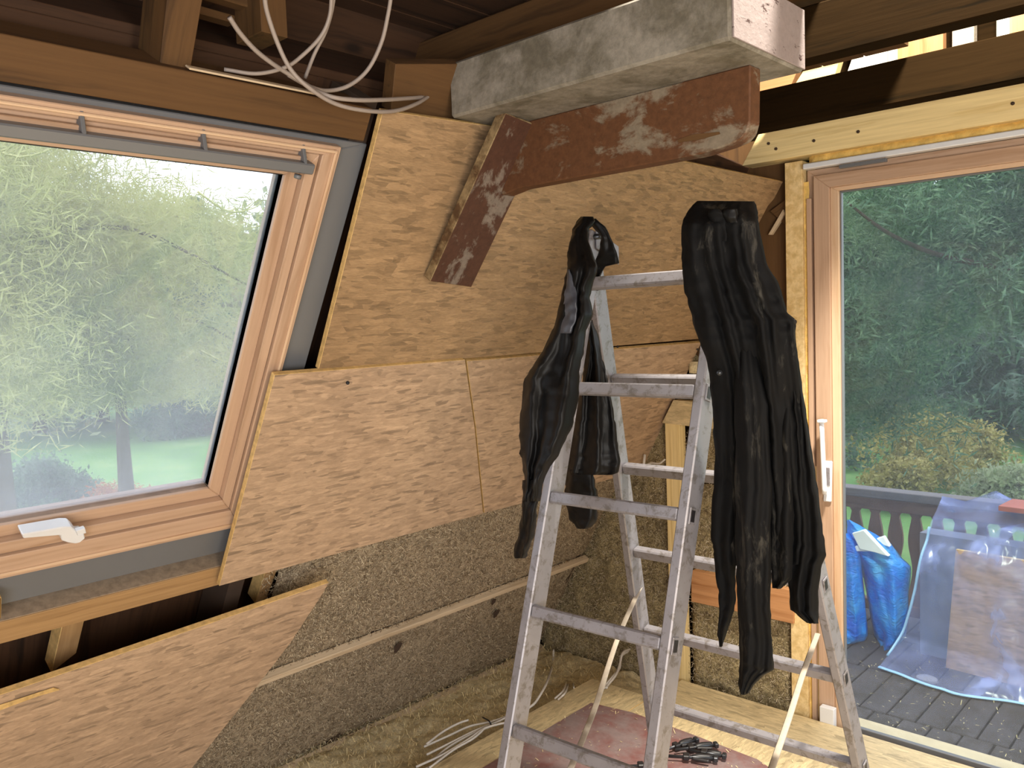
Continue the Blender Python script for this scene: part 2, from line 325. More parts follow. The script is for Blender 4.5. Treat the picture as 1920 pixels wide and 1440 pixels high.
def vn(p, sc):                              # value noise, vectorised, -1..1
    p = np.asarray(p)*sc; i = np.floor(p).astype(int); t = p-i; t = t*t*(3-2*t); r = 0
    for dx in (0, 1):
        for dy in (0, 1):
            for dz in (0, 1):
                wt = (t[..., 0] if dx else 1-t[..., 0])*(t[..., 1] if dy else 1-t[..., 1])*(t[..., 2] if dz else 1-t[..., 2])
                r = r+wt*_tab[(i[..., 0]+dx) % 32, (i[..., 1]+dy) % 32, (i[..., 2]+dz) % 32]
    return r*2-1
def grid(name, P, mat, parent=None, closed=False, smooth=True):
    nu, nv = P.shape[:2]; v = P.reshape(-1, 3); f = []
    for i in range(nu-1):
        for j in range(nv if closed else nv-1):
            k = (j+1) % nv; f.append((i*nv+j, i*nv+k, (i+1)*nv+k, (i+1)*nv+j))
    if closed: f.append(tuple(range(nv))[::-1]); f.append(tuple((nu-1)*nv+j for j in range(nv)))
    return pyd(name, v, f, mat, parent, smooth)
def lumpy(name, p, a, b, n, mat, parent, amp, step=.02, sc=9, edge=None):
    """a batt of fibre: a bulging, uneven grid from corner p along a and b, raised along n"""
    p, a, b, n = (np.array(q, float) for q in (p, a, b, n)); nu = max(2, int(np.linalg.norm(a)/step)); nv = max(2, int(np.linalg.norm(b)/step))
    U, V = np.meshgrid(np.linspace(0, 1, nu), np.linspace(0, 1, nv), indexing='ij')
    P = p+U[..., None]*a+V[..., None]*b; h = amp*(vn(P, sc)*.55+vn(P+5, sc*2.7)*.3+vn(P+9, sc*7)*.2)
    e = np.minimum(np.minimum(U*nu, (1-U)*nu), np.minimum(V*nv, (1-V)*nv)); h = h-amp*1.6*np.exp(-e*e*.5)*(1 if edge is None else edge)
    return grid(name, P+h[..., None]*n, mat, parent)

# ------------------------------------------------------------------ SETTING: sloping wall
GO = .016                                    # board thickness
wl = empty('wall_left', SP(1.2, 0, -.2), kind='structure')
def slopebox(name, Y0, Y1, s0, s1, off, th, mat, parent=wl, bev=.0015):   # front face at off, th goes outwards
    return box(name, SP(Y0, s0, off-th), YD*(Y1-Y0), SD*(s1-s0), NS*th, mat, parent, bev)
WO = dict(Y0=-.03, Y1=1.135, s0=1.245, s1=2.315)       # window hole
for nm, Y0, Y1, s0, s1 in (('sheathing', -1.6, WO['Y0'], -.35, 2.42), ('sheathing', WO['Y1']+.02, 3.35, -.35, 2.42), ('sheathing', WO['Y0'], WO['Y1']+.02, -.35, WO['s0']), ('sheathing', WO['Y0'], WO['Y1']+.02, WO['s1'], 2.42)):
    slopebox(nm, Y0, Y1, s0, s1, -.18, .03, M['dark'])
slopebox('sheathing', -1.6, 3.35, 2.30, 4.6, -.47, .03, M['dark'])
box('closing_board', SP(-1.6, 2.42, -.18), YD*4.95, -NS*.30, SD*.02, M['dark'], wl)
for Y in (-.11, 1.19, 1.86, 2.52, 3.08): slopebox('rafter', Y, Y+.05, -.3, 2.42, -.055, .12, M['old_mid'] if Y < 1 else M['gap'])

def osb(px, off, mat, name='osb_panel', parent=wl, th=GO):
    return prism(name, [PS(x, y, off) for x, y in px], -NS*th, [M[mat], M['osb_edge']], parent, YD, .001)
osb([(718, 207), (925, 237), (1270, 300), (1468, 341), (1452, 372), (1440, 386), (1421, 422), (1408, 440), (1380, 505), (1316, 635), (955, 666), (597, 693)], 0, 'osb')
osb([(515, 703), (600, 696), (872, 674.5), (890, 800), (906, 963), (411, 1099)], .012, 'osb_low')
osb([(875, 677), (1315, 642), (1211, 866), (1192, 884), (1150, 897), (975, 945), (908, 962), (892, 800)], .004, 'osb_low')
ob = osb([(0, 1303), (300, 1201), (617, 1092), (606, 1112), (545, 1205), (472, 1300), (360, 1440), (250, 1590), (-160, 1640), (-160, 1358)], .06, 'osb_low', 'osb_board', None, .018)
tag(ob, 'diagonally cut chipboard sheet low on the sloping wall, below the misted window', 'board')
par(prism('splintered_edge', [PS(x, y, .062) for x, y in ((-60, 1340), (100, 1288), (112, 1292), (70, 1304), (-60, 1352))], NS*.004, M['osb_edge'], None), ob)
for x, y in ((652, 718), (1158, 650), (1308, 655)): tube('screw_hole', [PS(x, y, .014), PS(x, y, .017)], .005, M['rubber'], wl, 8, 1)
# insulation batts and battens under the boards
cY = 1.36
lumpy('insulation_batt', SP(cY, .49, -.05), YD*(3.16-cY), SD*1.0, NS, M['wool'], wl, .006)
lumpy('insulation_batt', SP(.7, -.10, -.05), YD*(3.16-.7), SD*.60, NS, M['wool'], wl, .009)
slopebox('batten', 1.0, 3.16, .488, .512, -.02, .03, M['batten']); slopebox('batten', 1.0, 3.16, -.125, -.095, -.02, .03, M['batten'])
slopebox('sole_plate', .6, 3.2, -.3, -.14, -.03, .05, M['old'])
for x, y, s in ((745, 1214, .022), (930, 1150, .02), (925, 1128, .014)):      # torn holes in the batts
    c = PS(x, y, -.038); P = [c+YD*math.cos(a)*s*.8*(1+.3*math.sin(3*a))+SD*math.sin(a)*s*1.3 for a in np.linspace(0, 6.28, 10)[:-1]]
    prism('torn_hole', P, NS*.004, M['gap'], wl)
# trimmers around the window
a, b = YS(0, 1168, -.02), YS(0, 1208, -.02)
slopebox('window_trimmer', -.1, 1.30, b[1], a[1], -.02, .12, M['mid'])
slopebox('dust_layer', -.1, 1.28, a[1]+.0015, a[1]+.004, -.022, .10, M['dust'], bev=0)
slopebox('window_trimmer', -.1, 1.20, 2.335, 2.41, -.015, .10, M['old_mid'])
box('painted_lit_edge', PS(355, 131, -.012), PS(620, 184, -.012)-PS(355, 131, -.012), SD*.004, -NS*.02, M['batten'], wl)  # pale strip painting the light along the trimmer's top edge
prism('stud', [PS(x, y, -.06) for x, y in ((118, 1166), (160, 1156), (143, 1225), (96, 1262))], -NS*.05, [M['mid'], M['osb_edge']], wl, SD)
prism('stud', [PS(x, y, -.07) for x, y in ((498, 1070), (522, 1062), (500, 1122), (478, 1132))], -NS*.05, [M['mid'], M['osb_edge']], wl, SD)
prism('stud', [PS(x, y, .0) for x, y in ((-30, 1128), (3, 1120), (2, 1160), (-30, 1170))], -NS*.03, [M['old_mid'], M['osb_edge']], wl, SD)
# pieces in the dark space over the trimmer
prism('rafter_stub', [PS(x, y, -.04) for x, y in ((318, -40), (385, -30), (357, 134), (300, 122))], -NS*.10, M['old_mid'], wl, SD)
prism('spacer_block', [PS(x, y, -.05) for x, y in ((742, 120), (900, 120), (900, 240), (733, 210))], -NS*.04, M['old_mid'], wl, YD)
def ybat(x0, y0, x1, y1, z, wd, th, mat):
    p, q = PZ(x0, y0, z), PZ(x1, y1, z); return box('rough_batten', p, q-p, XD*wd, ZD*th, mat, wl)
ybat(292, 14, 428, 51, 2.24, .03, .016, M['old_mid']); ybat(352, -8, 470, 27, 2.26, .03, .022, M['old_mid'])
abox('joist_end', -1.62, -1.52, .94, 1.0, 2.20, 2.40, M['old_mid'], wl); abox('joist_end', -1.70, -1.50, .86, .90, 2.27, 2.37, M['dark'], wl)

# ------------------------------------------------------------------ SETTING: roof window
wn = empty('window_1', SP(.55, 1.25, -.05), kind='structure')
YLm = .555                                                  # centre line; left half mirrors the right
def member(name, o, i, off, th, mat, parent=wn):
    """frame of four mitred pieces; o, i = (Y right, s low, s high) outer and inner"""
    (oy, o0, o1), (iy, i0, i1) = o, i; ly, liy = 2*YLm-oy, 2*YLm-iy
    for q, ax in (([(ly, o0), (oy, o0), (iy, i0), (liy, i0)], YD), ([(ly, o1), (liy, i1), (iy, i1), (oy, o1)], YD),
                  ([(oy, o0), (oy, o1), (iy, i1), (iy, i0)], SD), ([(ly, o0), (liy, i0), (liy, i1), (ly, o1)], SD)):
        prism(name, [SP(a, b, off) for a, b in q], -NS*th, mat, parent, ax, .002)
def ysr(x, y, off): return YS(x, y, off)[0]
def yss(x, y, off): return YS(x, y, off)[1]
e0 = (ysr(678, 300, -.05), yss(0, 1132, -.05), yss(0, 157, -.05))
e1 = (ysr(628, 330, -.02), yss(0, 1088, -.02), yss(0, 178, -.02))
e1g = (e1[0], e1[1], e1[2])
e2 = (ysr(559, 450, -.03), yss(0, 1040, -.03), yss(0, 203, -.03))
e3 = (ysr(541, 450, -.03), yss(0, 1019, -.03), yss(0, 240, -.03))
e4 = (ysr(503, 450, -.055), yss(0, 984, -.055), yss(0, 262, -.055))
e5 = (ysr(499, 450, -.07), yss(0, 978, -.07), yss(0, 262, -.07))
member('insulation_collar', e0, (e1[0]-.02, e1[1]+.02, e1[2]-.02), -.045, .09, M['grey_metal'])
member('outer_frame', e1, (e2[0]+.002, e2[1]-.002, e2[2]+.002), -.022, .13, M['frame'])
me1 = (e1[0]-.010, e1[1]+.012, e1[2]-.008); member('frame_lip', me1, (me1[0]-.007, me1[1]+.008, me1[2]-.007), -.016, .02, M['bead'])
member('sash_frame', e2, e3, -.03, .06, M['frame']); member('glazing_bead', e3, e4, -.050, .05, M['frame'])
member('gasket', e4, e5, -.058, .03, M['rubber'])
prism('glass_pane', [SP(a, b, -.075) for a, b in ((2*YLm-e4[0], e4[1]), (e4[0], e4[1]), (e4[0], e4[2]), (2*YLm-e4[0], e4[2]))], -NS*.004, M['glass_l'], wn, YD, 0)
# ventilation flap, its bar and brackets
yb, sb = YS(588, 329, .005); s1b = yss(588, 309, .005)
slopebox('flap_bar', 2*YLm-yb, yb, sb, s1b, .005, .03, M['grey_metal'], wn, .003)
box('flap_board', SP(2*YLm-yb+.01, s1b-.004, -.015), YD*(2*(yb-YLm)-.02), (SP(0, e2[2]-.006, -.035)-SP(0, s1b-.004, -.015)), -NS*.012, M['frame'], wn)
for x in (157, 388, 578):
    Yk = ysr(x, 200+.125*x, 0); prism('flap_bracket', [SP(Yk, s1b, .004), SP(Yk, s1b, -.03), SP(Yk, s1b+.04, -.028)], YD*.008, M['grey_metal'], wn)
tube('flap_bar_cap', [SP(yb-.035, sb-.004, 0), SP(yb-.035, sb-.012, 0)], .008, M['grey_metal'], wn, 8, 1)
# sash catch
ct = empty('x', (0, 0, 0)); bpy.data.objects.remove(ct)
def sp(x, y, o=0.0): return PS(x, y, o)
lt = prism('sash_catch', [sp(x, y, .004) for x, y in ((42, 1002), (120, 988), (134, 988), (143, 996), (147, 1003), (158, 1002), (160, 1010), (150, 1018), (142, 1020), (128, 1018), (116, 1014), (114, 1004), (44, 1010))], -NS*.035, M['white'], wn, YD, .002)
prism('sash_catch_nose', [sp(x, y, .010) for x, y in ((143, 996), (160, 991), (162, 1000), (146, 1004))], -NS*.012, M['white'], wn, YD, .001)

# ------------------------------------------------------------------ SETTING: gable wall
wb = empty('wall_back', (-1.6, 3.3, 0), kind='structure')
DX0, DX1, DZ1 = -1.352, .30, 2.165
def gx(x, y, v=YG): return PY(x, y, v)[0]
def gz(x, y, v=YG): return PY(x, y, v)[2]
abox('sheathing', -3.4, DX0, 3.30, 3.34, -.35, 3.6, M['old'], wb); abox('sheathing', DX1, 3.2, 3.22, 3.30, -.35, 3.6, M['plaster'], wb)
abox('sheathing', DX0, DX1, 3.30, 3.34, DZ1, 3.6, M['old'], wb); abox('door_sill_block', DX0, DX1, 3.165, 3.36, -.35, -.055, M['plaster'], wb)
px0, px1 = gx(1475, 600), gx(1507, 600)
abox('post', px0, px1, YG, 3.29, -.12, gz(1490, 303), M['rough_pine'], wb)
hz0, hz1 = gz(1700, 262), gz(1700, 199)
prism('header_board', [(gx(1398, 317), YG-.03, hz0), (.6, YG-.03, hz0), (.6, YG-.03, hz1), (gx(1430, 250)-.0, YG-.03, hz1)], YD*.12, M['pine'], wb, XD)
for x, y in ((1441, 269), (1455, 279), (1609, 247), (1526, 264), (1899, 194)): tube('screw_hole', [PY(x, y, YG-.033), PY(x, y, YG-.02)], .006, M['gap'], wb, 8, 1)
lumpy('foam_bead', (gx(1515, 330), YG-.005, hz0-.045), XD*1.7, ZD*.05, -YD, M['foam'], wb, .010, .008, 30)
lumpy('foam_bead', (px1-.002, YG+.004, -.1), ZD*2.2, XD*.022, -YD, M['foam'], wb, .008, .008, 30)
sx0, sx1 = gx(1252, 900), gx(1279, 900)
abox('stud', sx0, sx1, YG-.012, 3.2, -.10, 1.14, M['pine'], wb)
pz = gz(1270, 798)
prism('nogging', [PY(x, y, YG-.03) for x, y in ((1241, 793), (1262, 750), (1352, 757), (1350, 806))], YD*.05, M['osb_floor'], wb, XD)
prism('nogging', [PY(x, y, YG-.01) for x, y in ((1296, 1070), (1488, 1108), (1488, 1170), (1296, 1128))], YD*.04, M['orange'], wb, XD)
abox('inner_jamb', gx(1508, 1200)+.022, DX0+.045, YG+.02, 3.28, -.12, 1.0, M['pine'], wb)
lumpy('insulation_batt', (-2.85, YG+.03, -.13), XD*(sx0+2.85), ZD*1.62, -YD, M['wool2'], wb, .020, .014, 14)
lumpy('insulation_batt', (sx1, YG+.03, -.13), XD*(px0-sx1), ZD*1.0, -YD, M['wool2'], wb, .020, .014, 14)
lumpy('insulation_batt', (sx1, YG+.05, .9), XD*(px0-sx1), ZD*.55, -YD, M['wool2'], wb, .018, .014, 14)
lumpy('fibre_ledge', PY(1288, 700, YG-.02), XD*.16, ZD*.05-YD*.01, -YD, M['chaff'], wb, .012, .008, 30)
abox('upper_board', -2.2, px0, YG+.06, 3.28, 1.40, 2.3, M['old_mid'], wb)
prism('brace_piece', [PY(x, y, YG+.04) for x, y in ((1443, 396), (1475, 372), (1475, 425), (1446, 398))], YD*.03, M['old_mid'], wb)
prism('brace_piece', [PY(x, y, YG+.03) for x, y in ((1440, 440), (1468, 392), (1472, 400), (1446, 440))], YD*.02, M['batten'], wb)
# upper storey seen between the joists (new pieces on the gable)
def ups(name, px, mat, y=3.16, th=.04): prism(name, [PY(a, b, y) for a, b in px], YD*th, mat, wb, XD)
def colm(name, x0, x1, mat, y=3.16, top=3.2, bot=2.40):
    a, b = gx(x0, 120, y), gx(x1, 100, y); abox(name, a, b, y, y+.04, bot, top, mat, wb)
colm('orange_sheet', 1676, 1768, M['orange'], 3.2); colm('white_block', 1598, 1664, M['block']); colm('white_strip', 1665, 1676, M['block'], 3.15)
colm('grey_block', 1785, 1826, M['grey_block']); colm('white_block', 1868, 1892, M['block']); colm('orange_sheet', 1893, 1990, M['orange'], 3.2)
ups('yellow_board', ((1480, 175), (1520, 110), (1580, 90), (1556, 172)), M['pine']); ups('white_wedge', ((1576, 170), (1598, 108), (1598, 170)), M['block'])
ups('orange_sheet', ((1395, 185), (1400, 140), (1500, 120), (1470, 190)), M['orange'], 3.22)

# ------------------------------------------------------------------ SETTING: glazed door
dr = empty('door_1', (-.6, 3.2, -.05), kind='structure')
yf = YG+.012
fx = [gx(1514, 600, yf), gx(1530, 600, yf), gx(1557, 600, YG), gx(1576, 600, YG+.02), gx(1581, 600, YG+.03)]
zt = [gz(1700, 290, yf), gz(1700, 305, yf), gz(1700, 331, YG), gz(1700, 341, YG+.02), gz(1700, 345, YG+.03)]
zb = [-.055, -.05, -.045, gz(1615, 1386, YG), gz(1612, 1366, YG+.02)]
def doorring(name, i, j, y, th, mat):
    x0, x1 = fx[i], fx[j]; X1 = DX1-(fx[i]-DX0); X2 = DX1-(fx[j]-DX0); q = lambda a, b: (a, y, b)
    A = [(x0, zb[i]), (X1, zb[i]), (X1, zt[i]), (x0, zt[i])]; B = [(x1, zb[j]), (X2, zb[j]), (X2, zt[j]), (x1, zt[j])]
    for k in range(4):
        l = (k+1) % 4; prism(name, [q(*A[k]), q(*A[l]), q(*B[l]), q(*B[k])], YD*th, mat, dr, XD if k % 2 == 0 else ZD, .002)
doorring('door_frame', 0, 1, yf+.012, .09, M['frame']); doorring('sash_stile', 1, 2, YG, .07, M['frame']); doorring('glazing_bead', 2, 3, YG+.010, .04, M['bead']); doorring('gasket', 3, 4, YG+.022, .02, M['grey_metal'])
prism('glass_pane', [(fx[3], YG+.035, zb[3]), (DX1-.1, YG+.035, zb[3]), (DX1-.1, YG+.035, zt[3]), (fx[3], YG+.035, zt[3])], YD*.004, M['glass_r'], dr, XD, 0)
abox('aluminium_rail', gx(1511, 322), DX1, YG-.03, YG+.01, gz(1700, 290), gz(1700, 279), M['white'], dr, .003)
abox('rail_clip', gx(1580, 314), gx(1668, 300), YG-.036, YG-.02, gz(1620, 311)-.002, gz(1620, 305), M['grey_metal'], dr)
abox('shadow_lath', fx[1]-.03, fx[1]-.012, YG+.004, YG+.03, -.05, gz(1515, 372), M['frame'], dr)
tz = gz(1617, 1394, 3.15)
abox('threshold', -1.215, DX1, 3.13, YG+.0, tz-.022, tz-.004, M['white'], dr, .004); abox('threshold_face', -1.22, DX1, 3.14, YG, -.16, tz-.024, M['plaster'], dr)
abox('corner_profile', gx(1541, 1380, 3.15), gx(1567, 1380, 3.15), 3.13, 3.16, -.16, gz(1555, 1325, 3.15), M['white'], dr)
hp = box('handle_plate', PY(1543, 940, YG-.012), XD*.030, PY(1545, 864, YG-.012)-PY(1543, 940, YG-.012), YD*.012, M['white'], dr, .003)
par(tube('handle_grip', [PY(1546, 925, YG-.012), PY(1546, 922, YG-.05), PY(1545, 900, YG-.055), PY(1540, 786, YG-.055)], .009, M['white'], None, 10, 5, .8), hp)
par(box('handle_cap', PY(1531, 793, YG-.07), XD*.03, ZD*.012, YD*.03, M['white'], None, .003), hp)
par(box('lock_barrel', PY(1546, 910, YG-.016), XD*.02, ZD*.07, YD*.006, M['alu'], None, .003), hp)

# ------------------------------------------------------------------ SETTING: ceiling, floor, unseen sides of the room
ce = empty('ceiling', (-.5, 1.5, 2.4), kind='structure')
for y, th, x0 in ((2.93, .07, -1.60), (2.235, .065, -1.95), (1.65, .09, -1.95)):
    abox('joist', x0, 2.6, y, y+th, 2.272, 2.412, M['old_mid' if y < 2 else 'old'], ce, .004)
abox('light_stop', -1.45, 2.6, 3.004, 3.155, 2.33, 2.385, M['old'], ce)  # added board, keeps the upstairs lamp from shining onto the header
for y in (.3, -.5, -1.2): abox('joist', -.8, 2.6, y, y+.08, 2.272, 2.43, M['old'], ce)
X = -2.45
while X < -1.02:
    abox('plank', X, X+.135, -1.6, 2.90, 2.435, 2.46, M['dark'] if X < -1.4 else M['old_mid'], ce); X += .14
abox('upper_roof', -2.6, 2.8, -2.6, 3.4, 3.6, 3.66, M['plaster'], ce); abox('far_planks', .2, 2.8, -2.6, 3.1, 2.435, 2.46, M['plaster'], ce)
fl = empty('floor', (-1, 1, 0), kind='structure')
FX = -2.266; jx = PZ(1169, 1339)[0]
abox('floor_panel', FX, jx-.001, -2.6, 2.893, -.02, 0, [M['osb_floor'], M['osb_edge']], fl); abox('floor_panel', jx+.001, 2.7, -2.6, 2.893, -.02, 0, [M['osb_floor'], M['osb_edge']], fl)
abox('floor_panel', -1.95, 2.7, 2.896, 3.13, -.022, -.003, [M['osb_floor'], M['osb_edge']], fl)
abox('subfloor', -3.0, 2.8, -2.6, 3.3, -.16, -.12, M['old'], fl)
lumpy('fibre_debris', (-2.92, .8, -.07), XD*.95, YD*2.38, ZD, M['chaff'], fl, .035, .014, 8, 0)
prism('red_film', [PZ(x, y, .0015) for x, y in ((1108, 1318), (1185, 1336), (1300, 1378), (1420, 1424), (1560, 1520), (1100, 1760), (700, 1600), (905, 1440), (1050, 1352))], ZD*.001, M['red'], fl, XD, 0)
wr = empty('wall_right', (2.7, 0, 0), kind='structure'); abox('wall_panel', 2.7, 2.76, -2.6, 3.3, -.2, 3.66, M['plaster'], wr)
wf = empty('wall_front', (0, -2.6, 0), kind='structure'); abox('wall_panel', -3.6, 2.8, -2.66, -2.6, -.3, 3.66, M['plaster'], wf)
slopebox('lining_board', -2.6, -.12, -.3, 2.4, 0, .02, M['osb'])
slopebox('closing_board', -2.6, -1.6, -.35, 4.6, -.18, .03, M['dark'])

# chaff scattered over debris and floor
def chips(name, n, fx_, fy_, fz_, size, mat, parent):
    c = np.stack([fx_(n), fy_(n), np.zeros(n)], 1); c[:, 2] = fz_(c); a = RNG.random(n)*6.28; t = RNG.normal(0, .5, n); L = size*(.4+RNG.random(n)); 
    d = np.stack([np.cos(a), np.sin(a), t], 1)*L[:, None]; s = np.stack([-np.sin(a), np.cos(a), np.zeros(n)], 1)*.0012
    V = np.stack([c-s, c+s, c+d+s, c+d-s], 1).reshape(-1, 3); Fc = np.arange(n*4).reshape(-1, 4)
    o = pyd(name, V, [tuple(map(int, q)) for q in Fc], mat, parent, False); o['kind'] = 'stuff'; return o
M['chip'] = plain('pale_wood_chip', srgb(214, 196, 150), .9, var=.3, sc=90)
chips('fibre_chips', 9000, lambda n: RNG.uniform(-2.86, -2.24, n), lambda n: RNG.uniform(1.2, 3.12, n), lambda c: -.055+.02*RNG.random(len(c)), .018, M['chip'], fl)
chips('floor_chips', 500, lambda n: RNG.uniform(-2.2, -.9, n), lambda n: RNG.uniform(1.9, 2.88, n), lambda c: .002+.002*RNG.random(len(c)), .010, M['chip'], fl)

def fibres(name, n, p, a, b, nrm, size, mat, parent):
    p, a, b, nrm = (np.array(q, float) for q in (p, a, b, nrm)); ua = a/np.linalg.norm(a); ub = b/np.linalg.norm(b)
    c = p+RNG.random((n, 1))*a+RNG.random((n, 1))*b+nrm*RNG.uniform(-.002, .010, (n, 1)); th = RNG.random(n)*6.28; L = size*(.4+RNG.random(n))
    d = (np.cos(th)[:, None]*ua+np.sin(th)[:, None]*ub+RNG.normal(0, .35, (n, 1))*nrm)*L[:, None]; s_ = (-np.sin(th)[:, None]*ua+np.cos(th)[:, None]*ub)*.0009
    V = np.stack([c-s_, c+s_, c+d+s_, c+d-s_], 1).reshape(-1, 3); o = pyd(name, V, [tuple(map(int, q)) for q in np.arange(n*4).reshape(-1, 4)], mat, parent, False); o['kind'] = 'stuff'
M['fib_l'] = plain('light_fibre', srgb(190, 176, 150), .9); M['fib_d'] = plain('dark_fibre', srgb(92, 76, 56), .9)
for mt, n_f in (('fib_l', 9000), ('fib_d', 9000)):
    fibres('loose_fibres', n_f, SP(1.3, .50, -.045), YD*1.85, SD*.62, NS, .011, M[mt], wl); fibres('loose_fibres', n_f, SP(.9, -.1, -.045), YD*2.25, SD*.58, NS, .011, M[mt], wl)
    fibres('loose_fibres', n_f, (-2.75, YG+.028, -.10), XD*1.3, ZD*1.2, -YD, .013, M[mt], wb)

# ------------------------------------------------------------------ old beams
bt = empty('timber_beam', (-1.0, 1.6, 2.1), 'limewashed grey horizontal beam jutting out from the sloping wall', 'beam')
bz0, bz1 = 2.10, PY(845, 150, 1.43)[2]+.01
bx1 = PY(1370, 72, 1.43)[0]; by1 = PZ(1500, 138, bz0)[1]; bx0 = -1.50
body = abox('beam_body', bx0, bx1, 1.43, by1, bz0, bz1+.03, M['concrete'], bt, .006)
ef = abox('beam_end', bx1, bx1+.004, 1.435, by1-.005, bz0+.004, bz1+.026, M['endface'], bt, .001); ef['label'] = 'pale pitted end face'
YB = 1.60
px = [(940, 366), (975, 352), (1312, 289), (1365, 272), (1388, 262), (1400, 248), (1406, 226), (1407, 125)]
pts = [PY(x, y, YB) for x, y in px]; pts[-1][2] = bz0; pts = [np.array([pts[0][0], YB, bz0])] + pts
bb = prism('stained_board', pts, YD*.045, M['brown'], None, XD, .003)
tag(bb, 'red brown stained board smeared with plaster, on edge under the grey beam', 'board')
par(prism('bare_wood_scar', [PY(x, y, YB-.002) for x, y in ((1270, 262), (1300, 252), (1348, 247), (1350, 251), (1310, 262), (1272, 267))], YD*.002, M['old_mid'], None, XD, 0), bb)
A0, A1 = PS(806, 528, .035), PS(884, 539, .035); B0 = PZ(948, 212, bz0); B1 = PZ(1036, 224, bz0)
B1 = B0+(A1-A0)*1.0
n_ = np.cross(B0-A0, A1-A0); n_ /= np.linalg.norm(n_); n_ *= -np.sign(n_@NS)
st = prism('slanting_brace', [A0, A1, B1, B0], n_*.028, [M['strut'], M['strut_edge']], None, B0-A0, .002)
tag(st, 'short slanting red brown board running down from the grey beam across the chipboard', 'board')

# ------------------------------------------------------------------ cables near the ceiling
def wire(name, pts, z_or_off, r, mat, label, group=None):
    o = tube(name, [PS(x, y, f) for x, y, f in pts], r, mat, None, 8, 7); return tag(o, label, 'cable', group)
wire('cable', [(495, -20, .0), (500, 20, .0), (520, 80, .01), (545, 130, .03), (580, 165, .05), (630, 195, .055), (690, 208, .055), (740, 208, .03), (780, 195, -.01), (805, 180, -.06)], 0, .0045, M['cable_grey'], 'pale cable in a long loop crossing the lit top edge of the window trimmer')
wire('cable', [(735, -20, -.03), (728, 25, -.03), (715, 80, -.03), (690, 130, -.03), (655, 160, -.03), (615, 170, -.03), (580, 162, -.02), (540, 140, -.03)], 0, .0045, M['cable_grey'], 'pale cable hanging as the right-hand loop beside the big joist')
wire('cable', [(628, -20, -.05), (622, 20, -.05), (610, 60, -.05), (590, 100, -.05), (572, 146, -.06)], 0, .004, M['cable_grey'], 'short pale cable dropping straight from the planks between the loops')
wire('cable', [(622, -20, -.03), (618, 30, -.03), (600, 70, -.03), (560, 110, -.03), (530, 128, -.03), (480, 138, -.03), (420, 130, -.05)], 0, .004, M['cable_grey'], 'pale cable swinging left under the planks and ending above the trimmer')
wire('cable', [(430, 32, -.03), (450, 62, -.03), (480, 95, -.03), (515, 122, -.03), (560, 150, -.02), (610, 178, .04), (660, 187, .05), (720, 187, .03), (800, 182, -.06)], 0, .0048, M['cable_grey'], 'grey cable running from the rough battens down to the spacer block')

# ------------------------------------------------------------------ ladder
U = np.array([math.cos(.036), math.sin(.036), 0]); Wd = np.array([-U[1], U[0], 0])
ld = empty('stepladder', (-1.2, 1.8, 0), 'dusty aluminium double stepladder standing on the chipboard floor', 'ladder')
tf, tb_ = .317, .244
Pf = np.array([-1.349, 1.669, 1.429]); vf = .28*(-math.sin(tf)*Wd-math.cos(tf)*ZD); Pb = np.array([-1.481, 1.983, 1.427]); vb = .28*(math.sin(tb_)*Wd-math.cos(tb_)*ZD)
nf = np.cross(U, -vf); nf /= np.linalg.norm(nf); nf *= np.sign(nf[1]); nb = np.cross(U, -vb); nb /= np.linalg.norm(nb); nb *= np.sign(nb[1])
def at_z(p, q, z): return p+(q-p)*((z-p[2])/(q[2]-p[2]))
def rail(name, p, q, z0, z1, n, wid, f0, f1, mat):
    a, b = at_z(p, q, z0), at_z(p, q, z1); ax = b-a
    return box(name, a-U*wid/2+n*f0, ax, U*wid, n*(f1-f0), mat, ld, .003)
top = 1.835
FLp = Pf-U*.0125; FRp = Pf+U*(.36+.0125); RW = .025
zf = lambda p: (p, p+vf)
rails = []
rails.append(rail('front_rail', *zf(FLp), .0, top, nf, RW, -.018, .045, M['alu'])); rails.append(rail('front_rail', *zf(FRp), .0, top, nf, RW, -.018, .045, M['alu']))
BL0, BL1 = np.array([-1.515, 2.245, .35]), np.array([-1.442, 1.927, 1.658]); BR0, BR1 = np.array([-.850, 2.275, .337]), np.array([-.985, 1.895, 1.83])
rails.append(rail('rear_rail', BL0, BL1, .0, 1.80, nb, RW, -.03, .03, M['alu'])); rails.append(rail('rear_rail', BR0, BR1, .0, 1.815, nb, RW, -.03, .03, M['alu']))
for rr in rails:                                   # brighter side walls of the extrusions
    pass
for i in (-1, 0, 1, 2, 3, 4):
    p = Pf+vf*i; up = -vf/np.linalg.norm(vf); box('rung', p-up*.015-nf*.015, U*.36, up*.03, nf*.028, M['alu'], ld, .004)
    if i == -1: continue
    pb = Pb+vb*i; upb = -vb/np.linalg.norm(vb); zl = pb[2]; L = at_z(BL0, BL1, zl)+U*RW/2; Rr = at_z(BR0, BR1, zl)-U*RW/2
    box('rung', L-upb*.015-nb*.015, Rr-L, upb*.03, nb*.03, M['alu'], ld, .004)
    for c, n_, u_ in ((FRp+vf*i+nf*.004, nf, up), (at_z(BR0, BR1, zl), nb, upb)):   # rung sockets on the outer wall of the rails
        c = c+U*RW/2
        fr = [c+n_*a+u_*b for a, b in ((-.013, -.019), (.013, -.019), (.013, .019), (-.013, .019))]; so = prism('rung_socket', fr, U*.003, M['alu'], ld, u_, .001)
        fi = [c+U*.003+n_*a+u_*b for a, b in ((-.008, -.013), (.008, -.013), (.008, .013), (-.008, .013))]; par(prism('socket_hollow', fi, U*.0008, M['plastic_black'], None, u_, 0), so)
